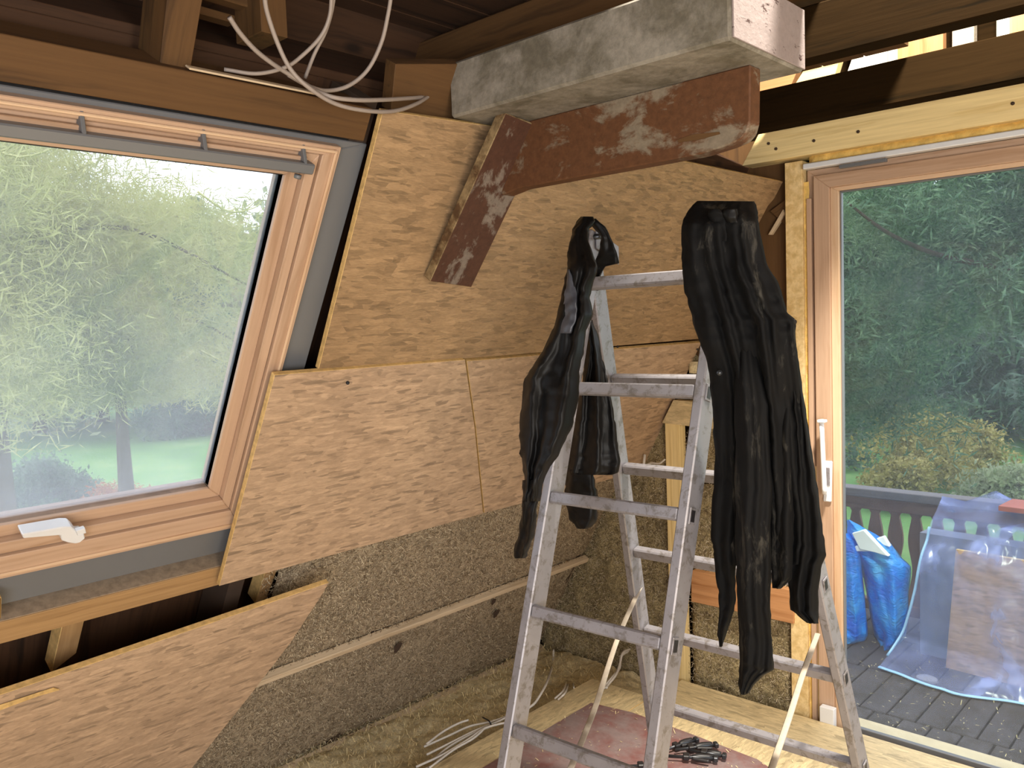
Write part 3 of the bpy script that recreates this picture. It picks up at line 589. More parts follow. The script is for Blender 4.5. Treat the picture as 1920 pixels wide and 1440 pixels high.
for p, q, n_ in ((FLp, FLp+vf, nf), (FRp, FRp+vf, nf), (BL0, BL1, nb), (BR0, BR1, nb)):
    a = at_z(p, q, .001); box('rubber_foot', a-U*.017-n_*.035, U*.034, n_*.08, ZD*.05, M['plastic_black'], ld, .004)
for sx in (0, 1):                                  # hinge plates at the apex
    a = at_z(*( (FLp, FLp+vf) if sx == 0 else (FRp, FRp+vf)), 1.82); b = at_z(*((BL0, BL1) if sx == 0 else (BR0, BR1)), 1.79 if sx else 1.78)
    pl = box('hinge_plate', a+ZD*-.03+U*(.014 if sx == 0 else -.018), (b-a)*1.02, ZD*.05, U*.004, M['alu'], ld, .002); tube('hinge_pin', [a+U*-.02, a+U*.03], .008, M['steel'], ld, 10, 1)
stp = [((1203, 1095, 2.17), (1165, 1180, 2.0), (1145, 1235, 1.86), (1118, 1320, 1.66), (1095, 1380, 1.5), (1068, 1445, 1.36)), ((1533, 1188, 2.24), (1505, 1265, 2.1), (1478, 1350, 1.85), (1440, 1460, 1.6))]
for s in stp: tube('spreader_strap', [PY(*q) for q in s], .008, M['strap'], ld, 8, 6, .25)

# ------------------------------------------------------------------ clothes
def drape(rows, depth, th, folds, nv=44, seed=0, ks=6, curl=.25):
    """rows: (y, xl, xr) silhouette; depth: (y, Y) -> closed cloth volume with vertical folds"""
    rows = np.array(rows, float); dp = np.array(depth, float); ys = []
    for i in range(len(rows)-1): ys += list(np.linspace(rows[i, 0], rows[i+1, 0], ks, endpoint=False))
    ys.append(rows[-1, 0]); ys = np.array(ys); xl = np.interp(ys, rows[:, 0], rows[:, 1]); xr = np.interp(ys, rows[:, 0], rows[:, 2]); D = np.interp(ys, dp[:, 0], dp[:, 1])
    k = np.hanning(5); k /= k.sum()
    for arr in (xl, xr): arr[2:-2] = np.convolve(arr, k, 'valid')
    P = np.zeros((len(ys), nv, 3)); h = nv//2; v0 = rows[0, 0]; sp_ = rows[-1, 0]-v0
    for i, y in enumerate(ys):
        t = (y-v0)/sp_
        for j in range(nv):
            front = j < h; u = j/(h-1) if front else 1-(j-h)/(nv-h-1); c = xl[i]+(xr[i]-xl[i])*u
            prof = math.sqrt(max(0, 1-(2*u-1)**2)); env = min(1, t*2.6+.12)
            f = sum(a*math.cos(2*math.pi*(fr*u+ph+dr_*t)) for fr, ph, a, dr_ in folds)*prof*env
            d = (-th*prof+f if front else th*prof*.6+f*.5)
            P[i, j] = PY(c, y, D[i]+d)
    Q = P.reshape(-1, 3); nz = (vn(Q*np.array([1, 1, .6])+seed, 20)*.009+vn(Q*np.array([1, 1, 1.6])+seed+7, 48)*.0045).reshape(P.shape[:2]); P[..., 1] += nz
    return P
def garment_part(name, rows, depth, th, folds, mat, parent, seed=0, nv=44):
    return grid(name, drape(rows, depth, th, folds, nv, seed), mat, parent, True)
ja = empty('jacket', PY(1090, 410, 1.7), 'black jacket hung over the left top corner of the ladder', 'jacket')
garment_part('front_panel', [(406, 1088, 1112), (415, 1080, 1118), (430, 1072, 1104), (460, 1066, 1105), (500, 1060, 1119), (512, 1058, 1118), (540, 1053, 1108), (560, 1050, 1106), (590, 1044, 1112), (620, 1035, 1100), (660, 1018, 1096), (690, 998, 1090), (710, 984, 1086), (750, 976, 1080), (800, 975, 1073), (850, 975, 1050), (880, 978, 1028), (900, 980, 1020), (940, 980, 1012)],
             [(400, 1.74), (500, 1.60), (620, 1.56), (760, 1.50), (900, 1.46), (960, 1.46)], .030, [(1.6, .1, .012, .3), (3.1, .4, .006, -.6)], M['cloth'], ja, 1)
garment_part('sleeve', [(900, 981, 1020), (940, 978, 1012), (980, 974, 1008), (1010, 968, 1000), (1030, 963, 992), (1042, 963, 988), (1047, 966, 984)], [(900, 1.465), (1050, 1.465)], .024, [(1.2, .2, .008, .5)], M['cloth'], ja, 3)
garment_part('collar_flap', [(410, 1102, 1118), (425, 1112, 1136), (445, 1128, 1146), (465, 1126, 1154), (485, 1120, 1160), (494, 1118, 1160), (500, 1117, 1138), (520, 1116, 1124), (545, 1114, 1118)], [(400, 1.76), (550, 1.80)], .010, [(1, .2, .004, .4)], M['cloth'], ja, 4)
garment_part('back_panel', [(600, 1102, 1110), (640, 1100, 1122), (680, 1096, 1130), (720, 1090, 1140), (760, 1082, 1148), (800, 1076, 1154), (840, 1070, 1160), (870, 1066, 1163), (886, 1064, 1160), (890, 1070, 1150)], [(590, 1.80), (900, 1.76)], .030, [(2.2, .1, .012, .2), (5, .3, .004, .5)], M['cloth'], ja, 5)
garment_part('sleeve', [(880, 1058, 1112), (920, 1058, 1118), (950, 1060, 1118), (975, 1066, 1117), (988, 1076, 1108), (992, 1082, 1100)], [(870, 1.77), (1000, 1.77)], .030, [(1.2, .2, .006, .5)], M['cloth'], ja, 6)
pt = grid('sheen_patch', drape([(505, 1061, 1066), (540, 1058, 1078), (575, 1054, 1082), (600, 1050, 1082), (625, 1046, 1072)], [(500, 1.572), (640, 1.527)], .006, [(1, 0, .001, 0)], 24, 1), M['sheen'], ja, True); pt['label'] = 'painted grey highlight patch'  # painted highlight, as if window light caught the jacket

jb = empty('work_coat', PY(1350, 380, 1.7), 'long dusty black work coat hung over the right top corner of the ladder', 'coat')
dpt = [(370, 1.70), (420, 1.60), (640, 1.60), (760, 1.66), (1000, 1.70), (1300, 1.70)]
garment_part('coat_body', [(377, 1306, 1412), (384, 1298, 1415), (400, 1287, 1420), (425, 1277, 1424), (450, 1275, 1428), (500, 1278, 1440), (540, 1286, 1461), (560, 1291, 1467), (585, 1299, 1475), (600, 1302, 1489), (612, 1304, 1490), (640, 1312, 1492), (700, 1328, 1500), (750, 1336, 1504), (800, 1340, 1512), (850, 1342, 1516), (900, 1340, 1522), (960, 1338, 1530), (1020, 1334, 1530), (1060, 1344, 1520)],
             dpt, .050, [(1.3, .35, .012, .25), (3.2, .1, .010, .5), (6.3, .6, .009, -.4), (9.2, .3, .005, .6)], M['cloth2'], jb, 11, 96)
garment_part('front_hem', [(780, 1338, 1384), (900, 1338, 1384), (1000, 1332, 1382), (1040, 1338, 1380), (1100, 1348, 1379), (1130, 1350, 1380), (1160, 1347, 1374), (1190, 1345, 1362), (1212, 1350, 1355)], [(700, 1.655), (1300, 1.69)], .018, [(1.5, .2, .006, .4)], M['cloth2'], jb, 12)
garment_part('sleeve', [(560, 1366, 1400), (640, 1372, 1420), (760, 1376, 1440), (900, 1378, 1446), (1000, 1378, 1446), (1100, 1379, 1447), (1180, 1384, 1446), (1240, 1384, 1449), (1257, 1384, 1450), (1268, 1384, 1430), (1285, 1384, 1412), (1302, 1388, 1402)], [(560, 1.64), (640, 1.61), (760, 1.60), (1300, 1.64)], .034, [(1, .1, .006, .2), (3.1, .3, .004, .5)], M['cloth2'], jb, 13)
garment_part('fold_panel', [(600, 1425, 1478), (760, 1436, 1484), (900, 1440, 1486), (1000, 1442, 1488), (1060, 1444, 1489), (1085, 1445, 1486), (1104, 1446, 1464)], [(600, 1.61), (760, 1.63), (1300, 1.67)], .022, [(1.2, .3, .007, .4)], M['cloth2'], jb, 14)
garment_part('side_panel', [(590, 1455, 1474), (620, 1460, 1488), (700, 1472, 1502), (800, 1478, 1516), (900, 1480, 1531), (1000, 1480, 1544), (1040, 1480, 1549), (1060, 1478, 1540), (1100, 1475, 1535), (1145, 1479, 1534), (1152, 1490, 1535), (1168, 1512, 1536)], [(580, 1.63), (760, 1.66), (1300, 1.70)], .028, [(2.4, .3, .010, .4)], M['cloth2'], jb, 15)
tube('snap_button', [PY(1349, 699, 1.585), PY(1349, 699, 1.578)], .006, M['steel'], jb, 10, 1)
tube('button', [PY(1486, 603, 1.60), PY(1490, 604, 1.595)], .005, M['plastic_black'], jb, 10, 1)
garment_part('collar_fold', [(392, 1330, 1352), (400, 1326, 1362), (420, 1332, 1364), (440, 1338, 1364), (452, 1346, 1362)], [(380, 1.575), (470, 1.565)], .014, [(1, .2, .002, .3)], M['cloth2'], jb, 18, 24)
garment_part('collar_fold', [(392, 1360, 1384), (402, 1352, 1386), (412, 1358, 1384), (432, 1370, 1384)], [(380, 1.575), (470, 1.565)], .014, [(1, .2, .002, .3)], M['cloth'], jb, 19, 24)

# ------------------------------------------------------------------ things on the floor
def fw(name, pts, r, mat, label, group=None): return tag(tube(name, [PZ(x, y, z) for x, y, z in pts], r, mat, None, 8, 6), label, 'cable', group)
def gw(pts, r, mat, label): return tag(tube('cable', pts, r, mat, None, 8, 6), label, 'cable')
gw([PY(1038, 1218, 3.10), PY(1036, 1245, 3.03), PZ(1025, 1280, .03), PZ(1005, 1315, .01), PZ(990, 1328, .0)], .0055, M['cable'], 'white cable rising from the debris just right of the front left ladder leg')
gw([PY(1059, 1252, 3.10), PY(1062, 1275, 3.0), PZ(1056, 1295, .02), PZ(1040, 1310, .005)], .0045, M['cable'], 'left strand of the pair of white cables at the wall corner')
gw([PY(1065, 1256, 3.10), PY(1066, 1278, 3.0), PZ(1060, 1298, .025), PZ(1046, 1312, .01)], .0045, M['cable'], 'right strand of the pair of white cables at the wall corner')
gw([PY(1068, 1256, 3.11), PY(1074, 1275, 3.02), PZ(1076, 1290, .02)], .003, M['cable'], 'thin stub of white cable at the wall corner')
for k, dx in enumerate((0, 7)):
    gw([PY(1181-dx*.4, 1217+dx*.5, 3.12), PY(1168-dx*.5, 1224+dx, 3.05), PY(1162, 1245+dx, 3.0), PY(1155-dx*.4, 1265, 2.93), PZ(1140-dx*.6, 1284, .01), PZ(1137-dx*.6, 1290, .008)], .0055, M['cable'], ('upper' if k == 0 else 'lower')+' of two white cables coming out of the insulation onto the floor corner')
tag(tube('cable', [PY(1209, 852, 3.13), PY(1207, 872, 3.12)], .006, M['cable'], None, 8, 1), 'short upright white cable stub beside the cut edge of the chipboard', 'cable')
tag(tube('cable', [PY(1212, 872, 3.12), PY(1222, 868, 3.11), PY(1236, 869, 3.11), PY(1247, 861, 3.11)], .004, M['cable'], None, 8, 5), 'small wavy white cable end in front of the insulation', 'cable')
bundle = [((795, 1400), (840, 1380), (880, 1362), (925, 1352), (970, 1335)), ((800, 1415), (850, 1390), (895, 1368), (940, 1350), (990, 1320)), ((780, 1438), (830, 1415), (880, 1385), (910, 1365), (960, 1352)),
          ((800, 1395), (830, 1372), (860, 1356), (878, 1350)), ((790, 1445), (850, 1420), (900, 1392), (930, 1375)), ((812, 1425), (845, 1398), (890, 1374), (930, 1358)), ((805, 1440), (850, 1406), (888, 1384), (912, 1362))]
for k, bd in enumerate(bundle):
    fw('cable', [(x, y, -.012+.006*(k % 4)) for x, y in bd], .0045, M['cable'], ('topmost', 'second', 'longest lower', 'short upper left', 'lowest', 'middle', 'second lowest')[k]+' white cable of the bundle on the fibre debris left of the ladder', 'cables bundled on the debris')
fw('cable_tie', [(905, 1345, .0), (917, 1352, .012), (922, 1362, -.01)], .003, M['plastic_black'], 'black cable tie around the bundle of white cables on the debris')
def clamp(x, y, ang, L, label):
    c = PZ(x, y, .022); d = np.array([math.cos(ang), math.sin(ang), 0]); s = np.array([-d[1], d[0], 0]); e = empty('hand_clamp', (c[0], c[1], 0), label, 'clamp', None)
    tube('bar', [c-d*L*1.25*.7, c+d*L*1.25*.9], .004, M['steel'], e, 6, 1, 1.6)
    tube('handle', [c+d*L*1.25*.1+s*.006, c+d*L*1.25*.35+s*.009, c+d*L*1.25*.75+s*.012], .011, M['plastic_black'], e, 10, 5, .9, lambda t: .75+.4*math.sin(t*3.1))
    tube('trigger', [c+d*L*1.25*.1-s*.006, c+d*L*1.25*.4-s*.014, c+d*L*1.25*.65-s*.02], .006, M['plastic_black'], e, 8, 5)
    box('jaw', c-d*L*1.25*.2-s*.012-ZD*.008, d*.022, s*.03, ZD*.018, M['plastic_black'], e, .003); box('end_cap', c+d*L*1.25*.8-s*.01-ZD*.009, d*.016, s*.024, ZD*.018, M['steel'], e, .003)
clamp(1272, 1398, 1.2, .075, 'black hand clamp at the back of the small heap on the floor'); clamp(1300, 1402, .9, .08, 'black hand clamp with its round grip pointing at the door')
clamp(1292, 1420, .55, .085, 'black hand clamp lying at the front of the small heap'); clamp(1322, 1412, .35, .06, 'short black hand clamp at the right end of the small heap'); clamp(1205, 1436, .75, .07, 'thin black clamp poking out left of the ladder leg')

# ------------------------------------------------------------------ OUTSIDE: balcony
dk = empty('balcony_deck', (-1, 4.2, -.15), kind='structure')
DZ = -.15
abox('deck_bed', -4.5, 3.0, 3.36, 5.1, DZ-.12, DZ-.022, M['soil'], dk)
tw = .118; row = 0; y = 3.365
ys_ = [3.37, 3.66, 4.10, 4.54]; yl = [3.655, 4.095, 4.535, 4.95]
proto = None
for r_, (y0, y1) in enumerate(zip(ys_, yl)):
    x = -2.6+(r_ % 2)*.05; me_ = None
    while x < 1.0:
        if me_ is None:
            o = abox('paver', x, x+tw-.008, y0, y1, DZ-.03, DZ, M['paver'], dk, .004); me_ = o.data; ref = o; x_ref = x
        else:
            o = ref.copy(); col.objects.link(o); o.matrix_basis = Matrix.Translation((x-x_ref, 0, random.uniform(-.002, .002))) @ ref.matrix_basis; par(o, dk)
        x += tw
chips('deck_litter', 900, lambda n: RNG.uniform(-2.2, .2, n), lambda n: RNG.uniform(3.4, 4.9, n), lambda c: DZ+.003+.002*RNG.random(len(c)), .012, M['chip'], dk)
bl = empty('balustrade', (-1.5, 4.8, DZ), 'weathered wooden balcony balustrade with wavy cut boards', 'balustrade')
YBl = 4.8; rz1 = PY(1587, 910, YBl)[2]; rz0 = PY(1587, 925, YBl)[2]
box('handrail', (-4.4, YBl-.05, rz0), (7, 0, -.02), (0, .10, 0), (0, 0, rz1-rz0), M['rail'], bl, .004)
box('top_rail', (-4.4, YBl-.01, rz0-.075), (7, 0, -.02), (0, .05, 0), (0, 0, .073), M['balus'], bl, .003)
box('bottom_rail', (-4.4, YBl-.01, DZ+.05), (7, 0, 0), (0, .05, 0), (0, 0, .06), M['balus'], bl, .003)
z0, z1 = DZ+.10, rz0-.07; H = z1-z0; pitch = PY(1722, 980, YBl)[0]-PY(1683, 980, YBl)[0]; pitch = max(.10, min(.2, pitch))
xs = PY(1622, 980, YBl)[0]; bm0 = None
for k in range(-10, 16):
    xc = xs+pitch*(k+.5)
    if bm0 is None:
        pr = [(t, .5*pitch-.5*pitch*(.46+.20*math.cos(2*math.pi*t*1.6+2.3))*(1 if .02 < t < .98 else .5)) for t in np.linspace(0, 1, 22)]
        left = [np.array([-h_, YBl, z0+H*t]) for t, h_ in pr]; right = [np.array([h_, YBl, z0+H*t]) for t, h_ in pr]
        bm0 = prism('baluster', left+right[::-1], YD*.022, M['balus'], bl, ZD, 0); base = bm0.matrix_basis.copy(); o = bm0
    else: o = bm0.copy(); col.objects.link(o)
    o.matrix_basis = Matrix.Translation((xc, 0, 0)) @ base; par(o, bl)

def blob(name, c, rx, ry, h, mat, parent, seed, top_in=.55, lean=(0, 0), nu=30, nv=40, crump=.05):
    P = np.zeros((nu, nv, 3))
    for i in range(nu):
        t = i/(nu-1); rr = (math.sin(min(1, t*5)*math.pi/2)**.6)*(1-(1-top_in)*max(0, (t-.55)/.45)**1.5)
        for j in range(nv):
            a = 2*math.pi*j/nv; P[i, j] = (c[0]+rx*rr*math.cos(a)+lean[0]*t, c[1]+ry*rr*math.sin(a)+lean[1]*t, c[2]+h*t)
    Q = P.reshape(-1, 3); nz = (vn(Q*np.array([1, 1, 1.6])+seed, 9)*crump+vn(Q*np.array([1, 1, 2.2])+seed, 24)*crump*.35).reshape(nu, nv)
    ctr = np.array([c[0], c[1], 0]); d = P-ctr; d[..., 2] = 0; L = np.linalg.norm(d, axis=2)+1e-6; P += d/L[..., None]*nz[..., None]*np.minimum(1, L/.05)[..., None]
    return grid(name, P, mat, parent, True)
yb_ = 4.42
c1 = PZ(1596, 1205, DZ); c2 = PZ(1668, 1222, DZ)
b1 = empty('rubbish_bag', c1, 'tall pale blue rubbish bag standing against the door edge', 'bag'); blob('bag_film', (PY(1592, 1100, 4.42)[0], 4.42, DZ), .13, .14, PY(1592, 1010, 4.42)[2]-DZ, M['blue'], b1, 3)
b2 = empty('rubbish_bag', c2, 'bright blue rubbish bag stuffed with white foam offcuts', 'bag')
xb2 = PY(1658, 1150, 4.40)[0]
def bagshape(rows, Y, th, seed):
    return drape(rows, [(900, Y), (1400, Y)], th, [(1.5, .2, .018, .5), (3, .1, .01, -.8)], 60, seed)
grid('bag_film', bagshape([(975, 1588, 1594), (985, 1588, 1612), (1000, 1588, 1640), (1020, 1590, 1672), (1045, 1600, 1690), (1062, 1612, 1709), (1085, 1620, 1708), (1110, 1624, 1704), (1150, 1630, 1704), (1190, 1640, 1700), (1205, 1645, 1690), (1222, 1648, 1668)], 4.52, .16, 4), M['blue'], b2, True)
b1.children[0].data = grid('bag_film', bagshape([(1000, 1560, 1592), (1015, 1560, 1606), (1040, 1560, 1616), (1080, 1560, 1618), (1140, 1560, 1624), (1190, 1560, 1628), (1202, 1560, 1622), (1208, 1562, 1604)], 4.44, .12, 9), M['blue'], None, True).data
_tmp = [o for o in col.objects if o.type == 'MESH' and o.parent is None and o.name.startswith('bag_film')]
for o in _tmp: bpy.data.objects.remove(o)
for px_, dy, lab in ((((1597, 1000), (1619, 994), (1666, 1044), (1640, 1036), (1612, 1030)), 0, 'large white foam offcut leaning in the mouth of the blue bag'),
                 (((1643, 1010), (1656, 1006), (1668, 1026), (1650, 1020)), .04, 'small white foam corner at the back of the blue bag'), (((1600, 1026), (1610, 1022), (1630, 1034), (1604, 1034)), .01, 'low white foam scrap at the left rim of the blue bag')):
    tag(prism('foam_offcut', [PY(x, y, 4.34+dy) for x, y in px_], YD*.035, M['styro'], None, None, .003), lab, 'foam')
# board stack under film
BLp, BRp = PZ(1773, 1252, DZ), PZ(1930, 1293, DZ); dirb = BRp-BLp; dirb /= np.linalg.norm(dirb); nb_ = np.array([-dirb[1], dirb[0], 0]); nb_ *= np.sign(nb_[1])
hb = hit(1792, 1030, nb_, nb_@BLp)[2]-DZ
tag(prism('leaning_board', [BLp, BLp+dirb*.6, BLp+dirb*.6+ZD*hb, hit(1792, 1030, nb_, nb_@BLp)], nb_*.02, [M['osb_out'], M['osb_edge']], None, dirb), 'pinkish chipboard sheet upright on the balcony under the clear plastic', 'board')
q0 = BLp+nb_*.10-dirb*.16
tp = hit(1738, 1000, nb_, nb_@q0)[2]
tag(prism('stacked_panel', [q0, q0+dirb*.78, q0+dirb*.78+ZD*(tp-DZ), q0+ZD*(tp-DZ)], nb_*.12, M['slab'], None, dirb), 'grey blue panel stack standing behind the chipboard under the plastic', 'panel')
pr_ = hit(1872, 953, nb_, nb_@q0); tag(box('red_plank', pr_-ZD*.012, dirb*.5, nb_*.2, ZD*.024, M['redwood']), 'faded red plank lying on top of the covered stack', 'plank')
def sheet():
    rows = []
    Yt = q0[1]+.22
    rows.append([PY(x, y, Yt+.10) for x, y in ((1772, 960), (1812, 960), (1868, 958), (1920, 975), (2200, 1040))])
    rows.append([PY(x, y, Yt) for x, y in ((1770, 928), (1812, 939), (1868, 919), (1925, 945), (2200, 1000))])
    def fr(px, o): return [hit(x, y, nb_, nb_@BLp-o) for x, y in px]
    rows.append(fr(((1746, 985), (1795, 990), (1860, 985), (1925, 1000), (2200, 1050)), -.06)); rows.append(fr(((1728, 1050), (1785, 1060), (1850, 1060), (1925, 1080), (2200, 1130)), .02))
    rows.append(fr(((1712, 1130), (1780, 1140), (1850, 1150), (1925, 1165), (2200, 1215)), .03)); rows.append(fr(((1694, 1190), (1770, 1212), (1845, 1230), (1925, 1245), (2200, 1295)), .05))
    rows.append([PZ(x, y, DZ+.012) for x, y in ((1650, 1249), (1722, 1276), (1800, 1302), (1925, 1318), (2200, 1372))])
    C = np.array(rows); nu, nv = 90, 90; ui = np.linspace(0, C.shape[0]-1, nu); vi = np.linspace(0, C.shape[1]-1, nv)
    tmp = np.stack([[np.interp(vi, range(C.shape[1]), C[r][:, k]) for k in range(3)] for r in range(C.shape[0])]).transpose(0, 2, 1)
    P = np.stack([[np.interp(ui, range(C.shape[0]), tmp[:, j, k]) for k in range(3)] for j in range(nv)]).transpose(2, 0, 1)
    Q = P.reshape(-1, 3); nz = (np.abs(vn(Q*np.array([1.2, 1, .7]), 7))*.035+np.abs(vn(Q*np.array([1, 1, .6])+3, 19))*.014).reshape(nu, nv)
    P = P-nb_*nz[..., None]; P[..., 2] = np.maximum(P[..., 2], DZ+.006); return P
SH = sheet(); fs = grid('plastic_sheet', SH, M['film']); tag(fs, 'clear plastic sheet draped over the panel stack on the balcony', 'sheet')
par(tube('sheet_hem', list(SH[-1, ::6]), .012, M['hem'], None, 6, 3, .4), fs); par(tube('sheet_hem', list(SH[30:, 0][::6]), .012, M['hem'], None, 6, 3, .5), fs)
sx = PZ(1738, 1278, DZ); P_ = blob('round_stone', (sx[0], sx[1], DZ), .045, .035, .03, M['stone'], None, 2, .3, crump=.004); tag(P_, 'flat round grey stone weighting the hem of the plastic sheet', 'stone')

# ------------------------------------------------------------------ OUTSIDE: garden
GZ = -3.0
def ground():
    n = 60; X_, Y_ = np.meshgrid(np.linspace(-110, 60, n), np.linspace(-60, 110, n), indexing='ij'); Z_ = GZ+vn(np.stack([X_, Y_, X_*0], -1), .05)*.25
    near = (X_**2+Y_**2 < 30); return np.stack([X_, Y_, Z_], -1)
lw = grid('lawn', ground(), M['grass']); lw['kind'] = 'structure'
def leaves(name, C, size, mat, parent, stretch=1.6, droop=0., wid=.35):
    """C: (n,3) leaf positions -> little bent quads"""
    n = len(C); a = RNG.random(n)*6.28; t = RNG.normal(-droop, .6, n); L = size*(.5+RNG.random(n))
    d = np.stack([np.cos(a)*np.cos(t), np.sin(a)*np.cos(t), np.sin(t)], 1); s = np.cross(d, RNG.normal(0, 1, (n, 3))); s /= np.linalg.norm(s, axis=1)[:, None]+1e-9
    V = np.stack([C-d*L[:, None]*stretch/2, C+s*L[:, None]*wid, C+d*L[:, None]*stretch/2, C-s*L[:, None]*wid], 1).reshape(-1, 3).astype(np.float32)
    me = bpy.data.meshes.new(name); me.vertices.add(n*4); me.vertices.foreach_set('co', V.ravel()); me.loops.add(n*4); me.loops.foreach_set('vertex_index', np.arange(n*4, dtype=np.int32))
    me.polygons.add(n); me.polygons.foreach_set('loop_start', np.arange(0, n*4, 4, dtype=np.int32)); me.update(calc_edges=True)
    return link(name, me, mat, parent)
def conifer(loc, h, r, n, size, mat, label, seed, group=None, low=.04, name='conifer'):
    rng = np.random.default_rng(seed); e = empty(name, loc, label, 'tree', group)
    tube('trunk', [np.array(loc), np.array(loc)+ZD*h*.96], .02*h, M['bark'], e, 8, 8, 1, lambda t: 1-.9*t)
    nb = int(h*11); pts = []; per = n//nb
    for k in range(nb):
        t = low+(1-low)*rng.random()**.85; a = rng.random()*6.28; L = r*(1-t)**.85*(.7+.45*rng.random())+.15
        u = rng.random(per)**.75; spread = .13*L+.10; z = t*h-.25*L*u+.20*L*u*u
        P = np.stack([np.cos(a)*L*u, np.sin(a)*L*u, z], 1)+rng.normal(0, 1, (per, 3))*spread*np.array([.8, .8, .35])*(1.1-u[:, None]*.6); P[:, 2] -= np.abs(rng.normal(0, .12*L+.05, per)); pts.append(P)
    leaves('foliage', np.vstack(pts)+np.array(loc), size, mat, e, 2.6, .3, .2); return e
def broad(loc, h, r, n, size, mat, label, seed, group=None, trunk=.4, droop=.4, name='tree', cat='tree', squash=1., zmin=-9, st=1.6):
    rng = np.random.default_rng(seed); e = empty(name, loc, label, cat, group); loc = np.array(loc, float); P = []; nbr = 26
    if trunk: tube('trunk', [loc, loc+ZD*h*.3, loc+ZD*h*.55+XD*.2], .022*h, M['bark'], e, 8, 5, 1, lambda t: 1-.8*t)
    for k in range(nbr):
        a = rng.random()*6.28; el = rng.uniform(-.1, 1.2); c0 = loc+ZD*h*(trunk+(.5-trunk*.3)*rng.random()); d = np.array([math.cos(a)*math.cos(el), math.sin(a)*math.cos(el), math.sin(el)*.8*squash]); L = r*(.6+.5*rng.random())
        u = rng.random(n//nbr)**.6; q = c0+d*L*u[:, None]; q[:, 2] -= droop*L*u**2.5; q += rng.normal(0, 1, (len(u), 3))*(.16*r)*np.array([1, 1, .7]); P.append(q)
        if trunk and k < 12:
            br = [c0, c0+d*L*.5-ZD*droop*L*.15, c0+d*L-ZD*droop*L]; tube('branch', br, .006*h, M['bark'], e, 5, 4, 1, lambda t: 1-.8*t)
        if mat is M['larch']:
            for q_ in range(5):
                b0 = c0+d*L*rng.uniform(.3, .8); sd = np.array([rng.normal(0, 1), rng.normal(0, 1), 0]); sd /= np.linalg.norm(sd); l2 = rng.uniform(.8, 1.7)
                tw = [b0, b0+sd*l2*.5-ZD*l2*.22, b0+sd*l2-ZD*l2*.12, b0+sd*l2*1.25+ZD*l2*.10]
                if b0[2] > zmin+.6: tube('twig', tw, .022, M['twig'], e, 4, 4, 1, lambda t: 1-.8*t); P.append(np.concatenate([np.array(tw[1])+(np.array(tw[3])-np.array(tw[1]))*rng.random((60, 1))+rng.normal(0, .07, (60, 3))]))
    P = np.vstack(P); P = P[P[:, 2] > max(zmin, GZ+.02)]; leaves('foliage', P, size, mat, e, st, .4, .35 if st < 2 else .13); return e
def gp_(x, dist):            # ground point under image column x at a distance
    r = ray(x, 600); r = r/np.linalg.norm(r[:2]); return np.array([r[0]*dist, r[1]*dist, GZ])
# seen through the misted roof window
broad(gp_(-20, 15), 10.5, 3.9, 150000, .06, M['larch'], 'big yellow green larch with drooping branches near the misted window', 21, None, .35, .45, zmin=.25, st=3.4)
broad(gp_(215, 19), 9.5, 3.0, 110000, .065, M['larch'], 'second yellow green larch with upturned twigs right of the big one', 22, None, .35, .4, zmin=.1, st=3.4)
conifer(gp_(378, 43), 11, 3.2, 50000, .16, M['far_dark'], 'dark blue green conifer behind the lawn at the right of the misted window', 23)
broad(gp_(85, 24), 2.6, 1.35, 22000, .07, M['far_dark'], 'round dark green bush on the lawn in the misted window', 24, None, 0, .5, 'bush', 'bush')
broad(gp_(200, 23), 1.3, 1.1, 9000, .06, M['rust'], 'low rusty brown shrub beside the dark bush', 25, None, 0, .5, 'bush', 'bush')
broad(gp_(40, 21), 1.0, 1.5, 9000, .07, M['conifer'], 'low green shrub at the bottom left of the misted window', 27, None, 0, .5, 'bush', 'bush')
k = 0
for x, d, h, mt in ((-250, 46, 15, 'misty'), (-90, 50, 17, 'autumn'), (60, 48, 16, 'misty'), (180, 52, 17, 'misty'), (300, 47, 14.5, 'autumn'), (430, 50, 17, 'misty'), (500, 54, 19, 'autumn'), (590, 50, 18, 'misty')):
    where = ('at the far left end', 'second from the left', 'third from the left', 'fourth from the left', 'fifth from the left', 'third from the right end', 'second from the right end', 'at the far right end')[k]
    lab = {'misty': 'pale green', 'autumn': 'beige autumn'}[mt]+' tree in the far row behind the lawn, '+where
    broad(gp_(x, d), h, 5.4, 16000, .30, M[mt], lab, 40+k, 'far trees behind the lawn, '+mt, .12, .4); k += 1
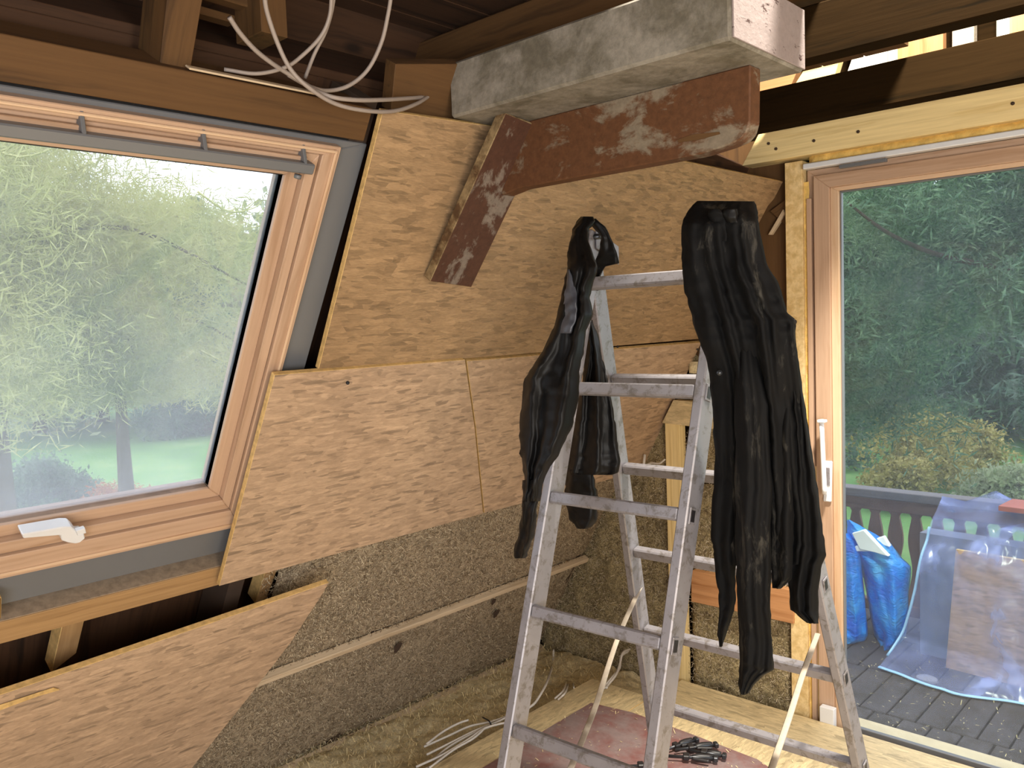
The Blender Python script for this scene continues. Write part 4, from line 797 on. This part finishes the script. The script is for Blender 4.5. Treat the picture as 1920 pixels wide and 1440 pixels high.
# seen through the glazed door
conifer(gp_(1560, 17), 13, 3.4, 130000, .07, M['conifer'], 'tall dark conifer at the left of the door glass', 61, None, .22)
conifer(gp_(2010, 13.5), 14, 3.9, 150000, .06, M['conifer'], 'big near conifer with a long drooping limb at the right of the door glass', 62, None, .30)
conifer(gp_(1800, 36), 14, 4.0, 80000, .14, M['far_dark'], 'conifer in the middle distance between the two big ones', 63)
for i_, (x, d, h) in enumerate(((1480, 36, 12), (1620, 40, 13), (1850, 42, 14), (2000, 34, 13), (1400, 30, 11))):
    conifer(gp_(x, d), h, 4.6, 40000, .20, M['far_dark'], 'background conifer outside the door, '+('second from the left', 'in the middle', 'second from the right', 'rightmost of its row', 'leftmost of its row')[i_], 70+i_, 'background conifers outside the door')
for i_, (x, d, h, r_, mt, lb) in enumerate(((1720, 24, 3.2, 1.5, 'brush', 'tall yellow brown shrub below the conifers outside the door'), (1800, 26, 2.6, 1.3, 'brush', 'second yellow brown shrub right of the tall one outside the door'), (1690, 22, 1.3, .9, 'brush', 'low yellow brown shrub at the lawn edge outside the door'), (1890, 22, 1.5, 1.2, 'misty', 'pale green shrub at the lawn edge right of the door view'))):
    broad(gp_(x, d), h, r_, 9000, .08, M[mt], lb, 80+i_, None, 0, .5, 'bush', 'bush')
# the long drooping limb of the near conifer
nc = [o for o in col.objects if o.get('label', '').startswith('big near conifer')][0]
lp = [PD(1990, 530, 12.5), PD(1930, 520, 12), PD(1850, 498, 11.5), PD(1760, 478, 11), PD(1690, 450, 10.6), PD(1640, 420, 10.4), PD(1590, 380, 10.3)]
tube('limb', [p+(CAM-p)*.06 for p in lp], .045, M['gap'], nc, 6, 5, 1, lambda t: 1.1-.8*t)
Lp = []
for a, b in zip(lp[:-1], lp[1:]):
    for t in np.linspace(0, 1, 60):
        p = a+(b-a)*t; q = p+RNG.normal(0, 1, (40, 3))*np.array([.45, .45, .12])+np.array([0, 0, .10]); q[:, 2] += RNG.random(40)*.75*(RNG.random(40) > .35)+.02; Lp.append(q)
leaves('limb_foliage', np.vstack(Lp), .055, M['spruce'], nc, 2.6, .1, .2)
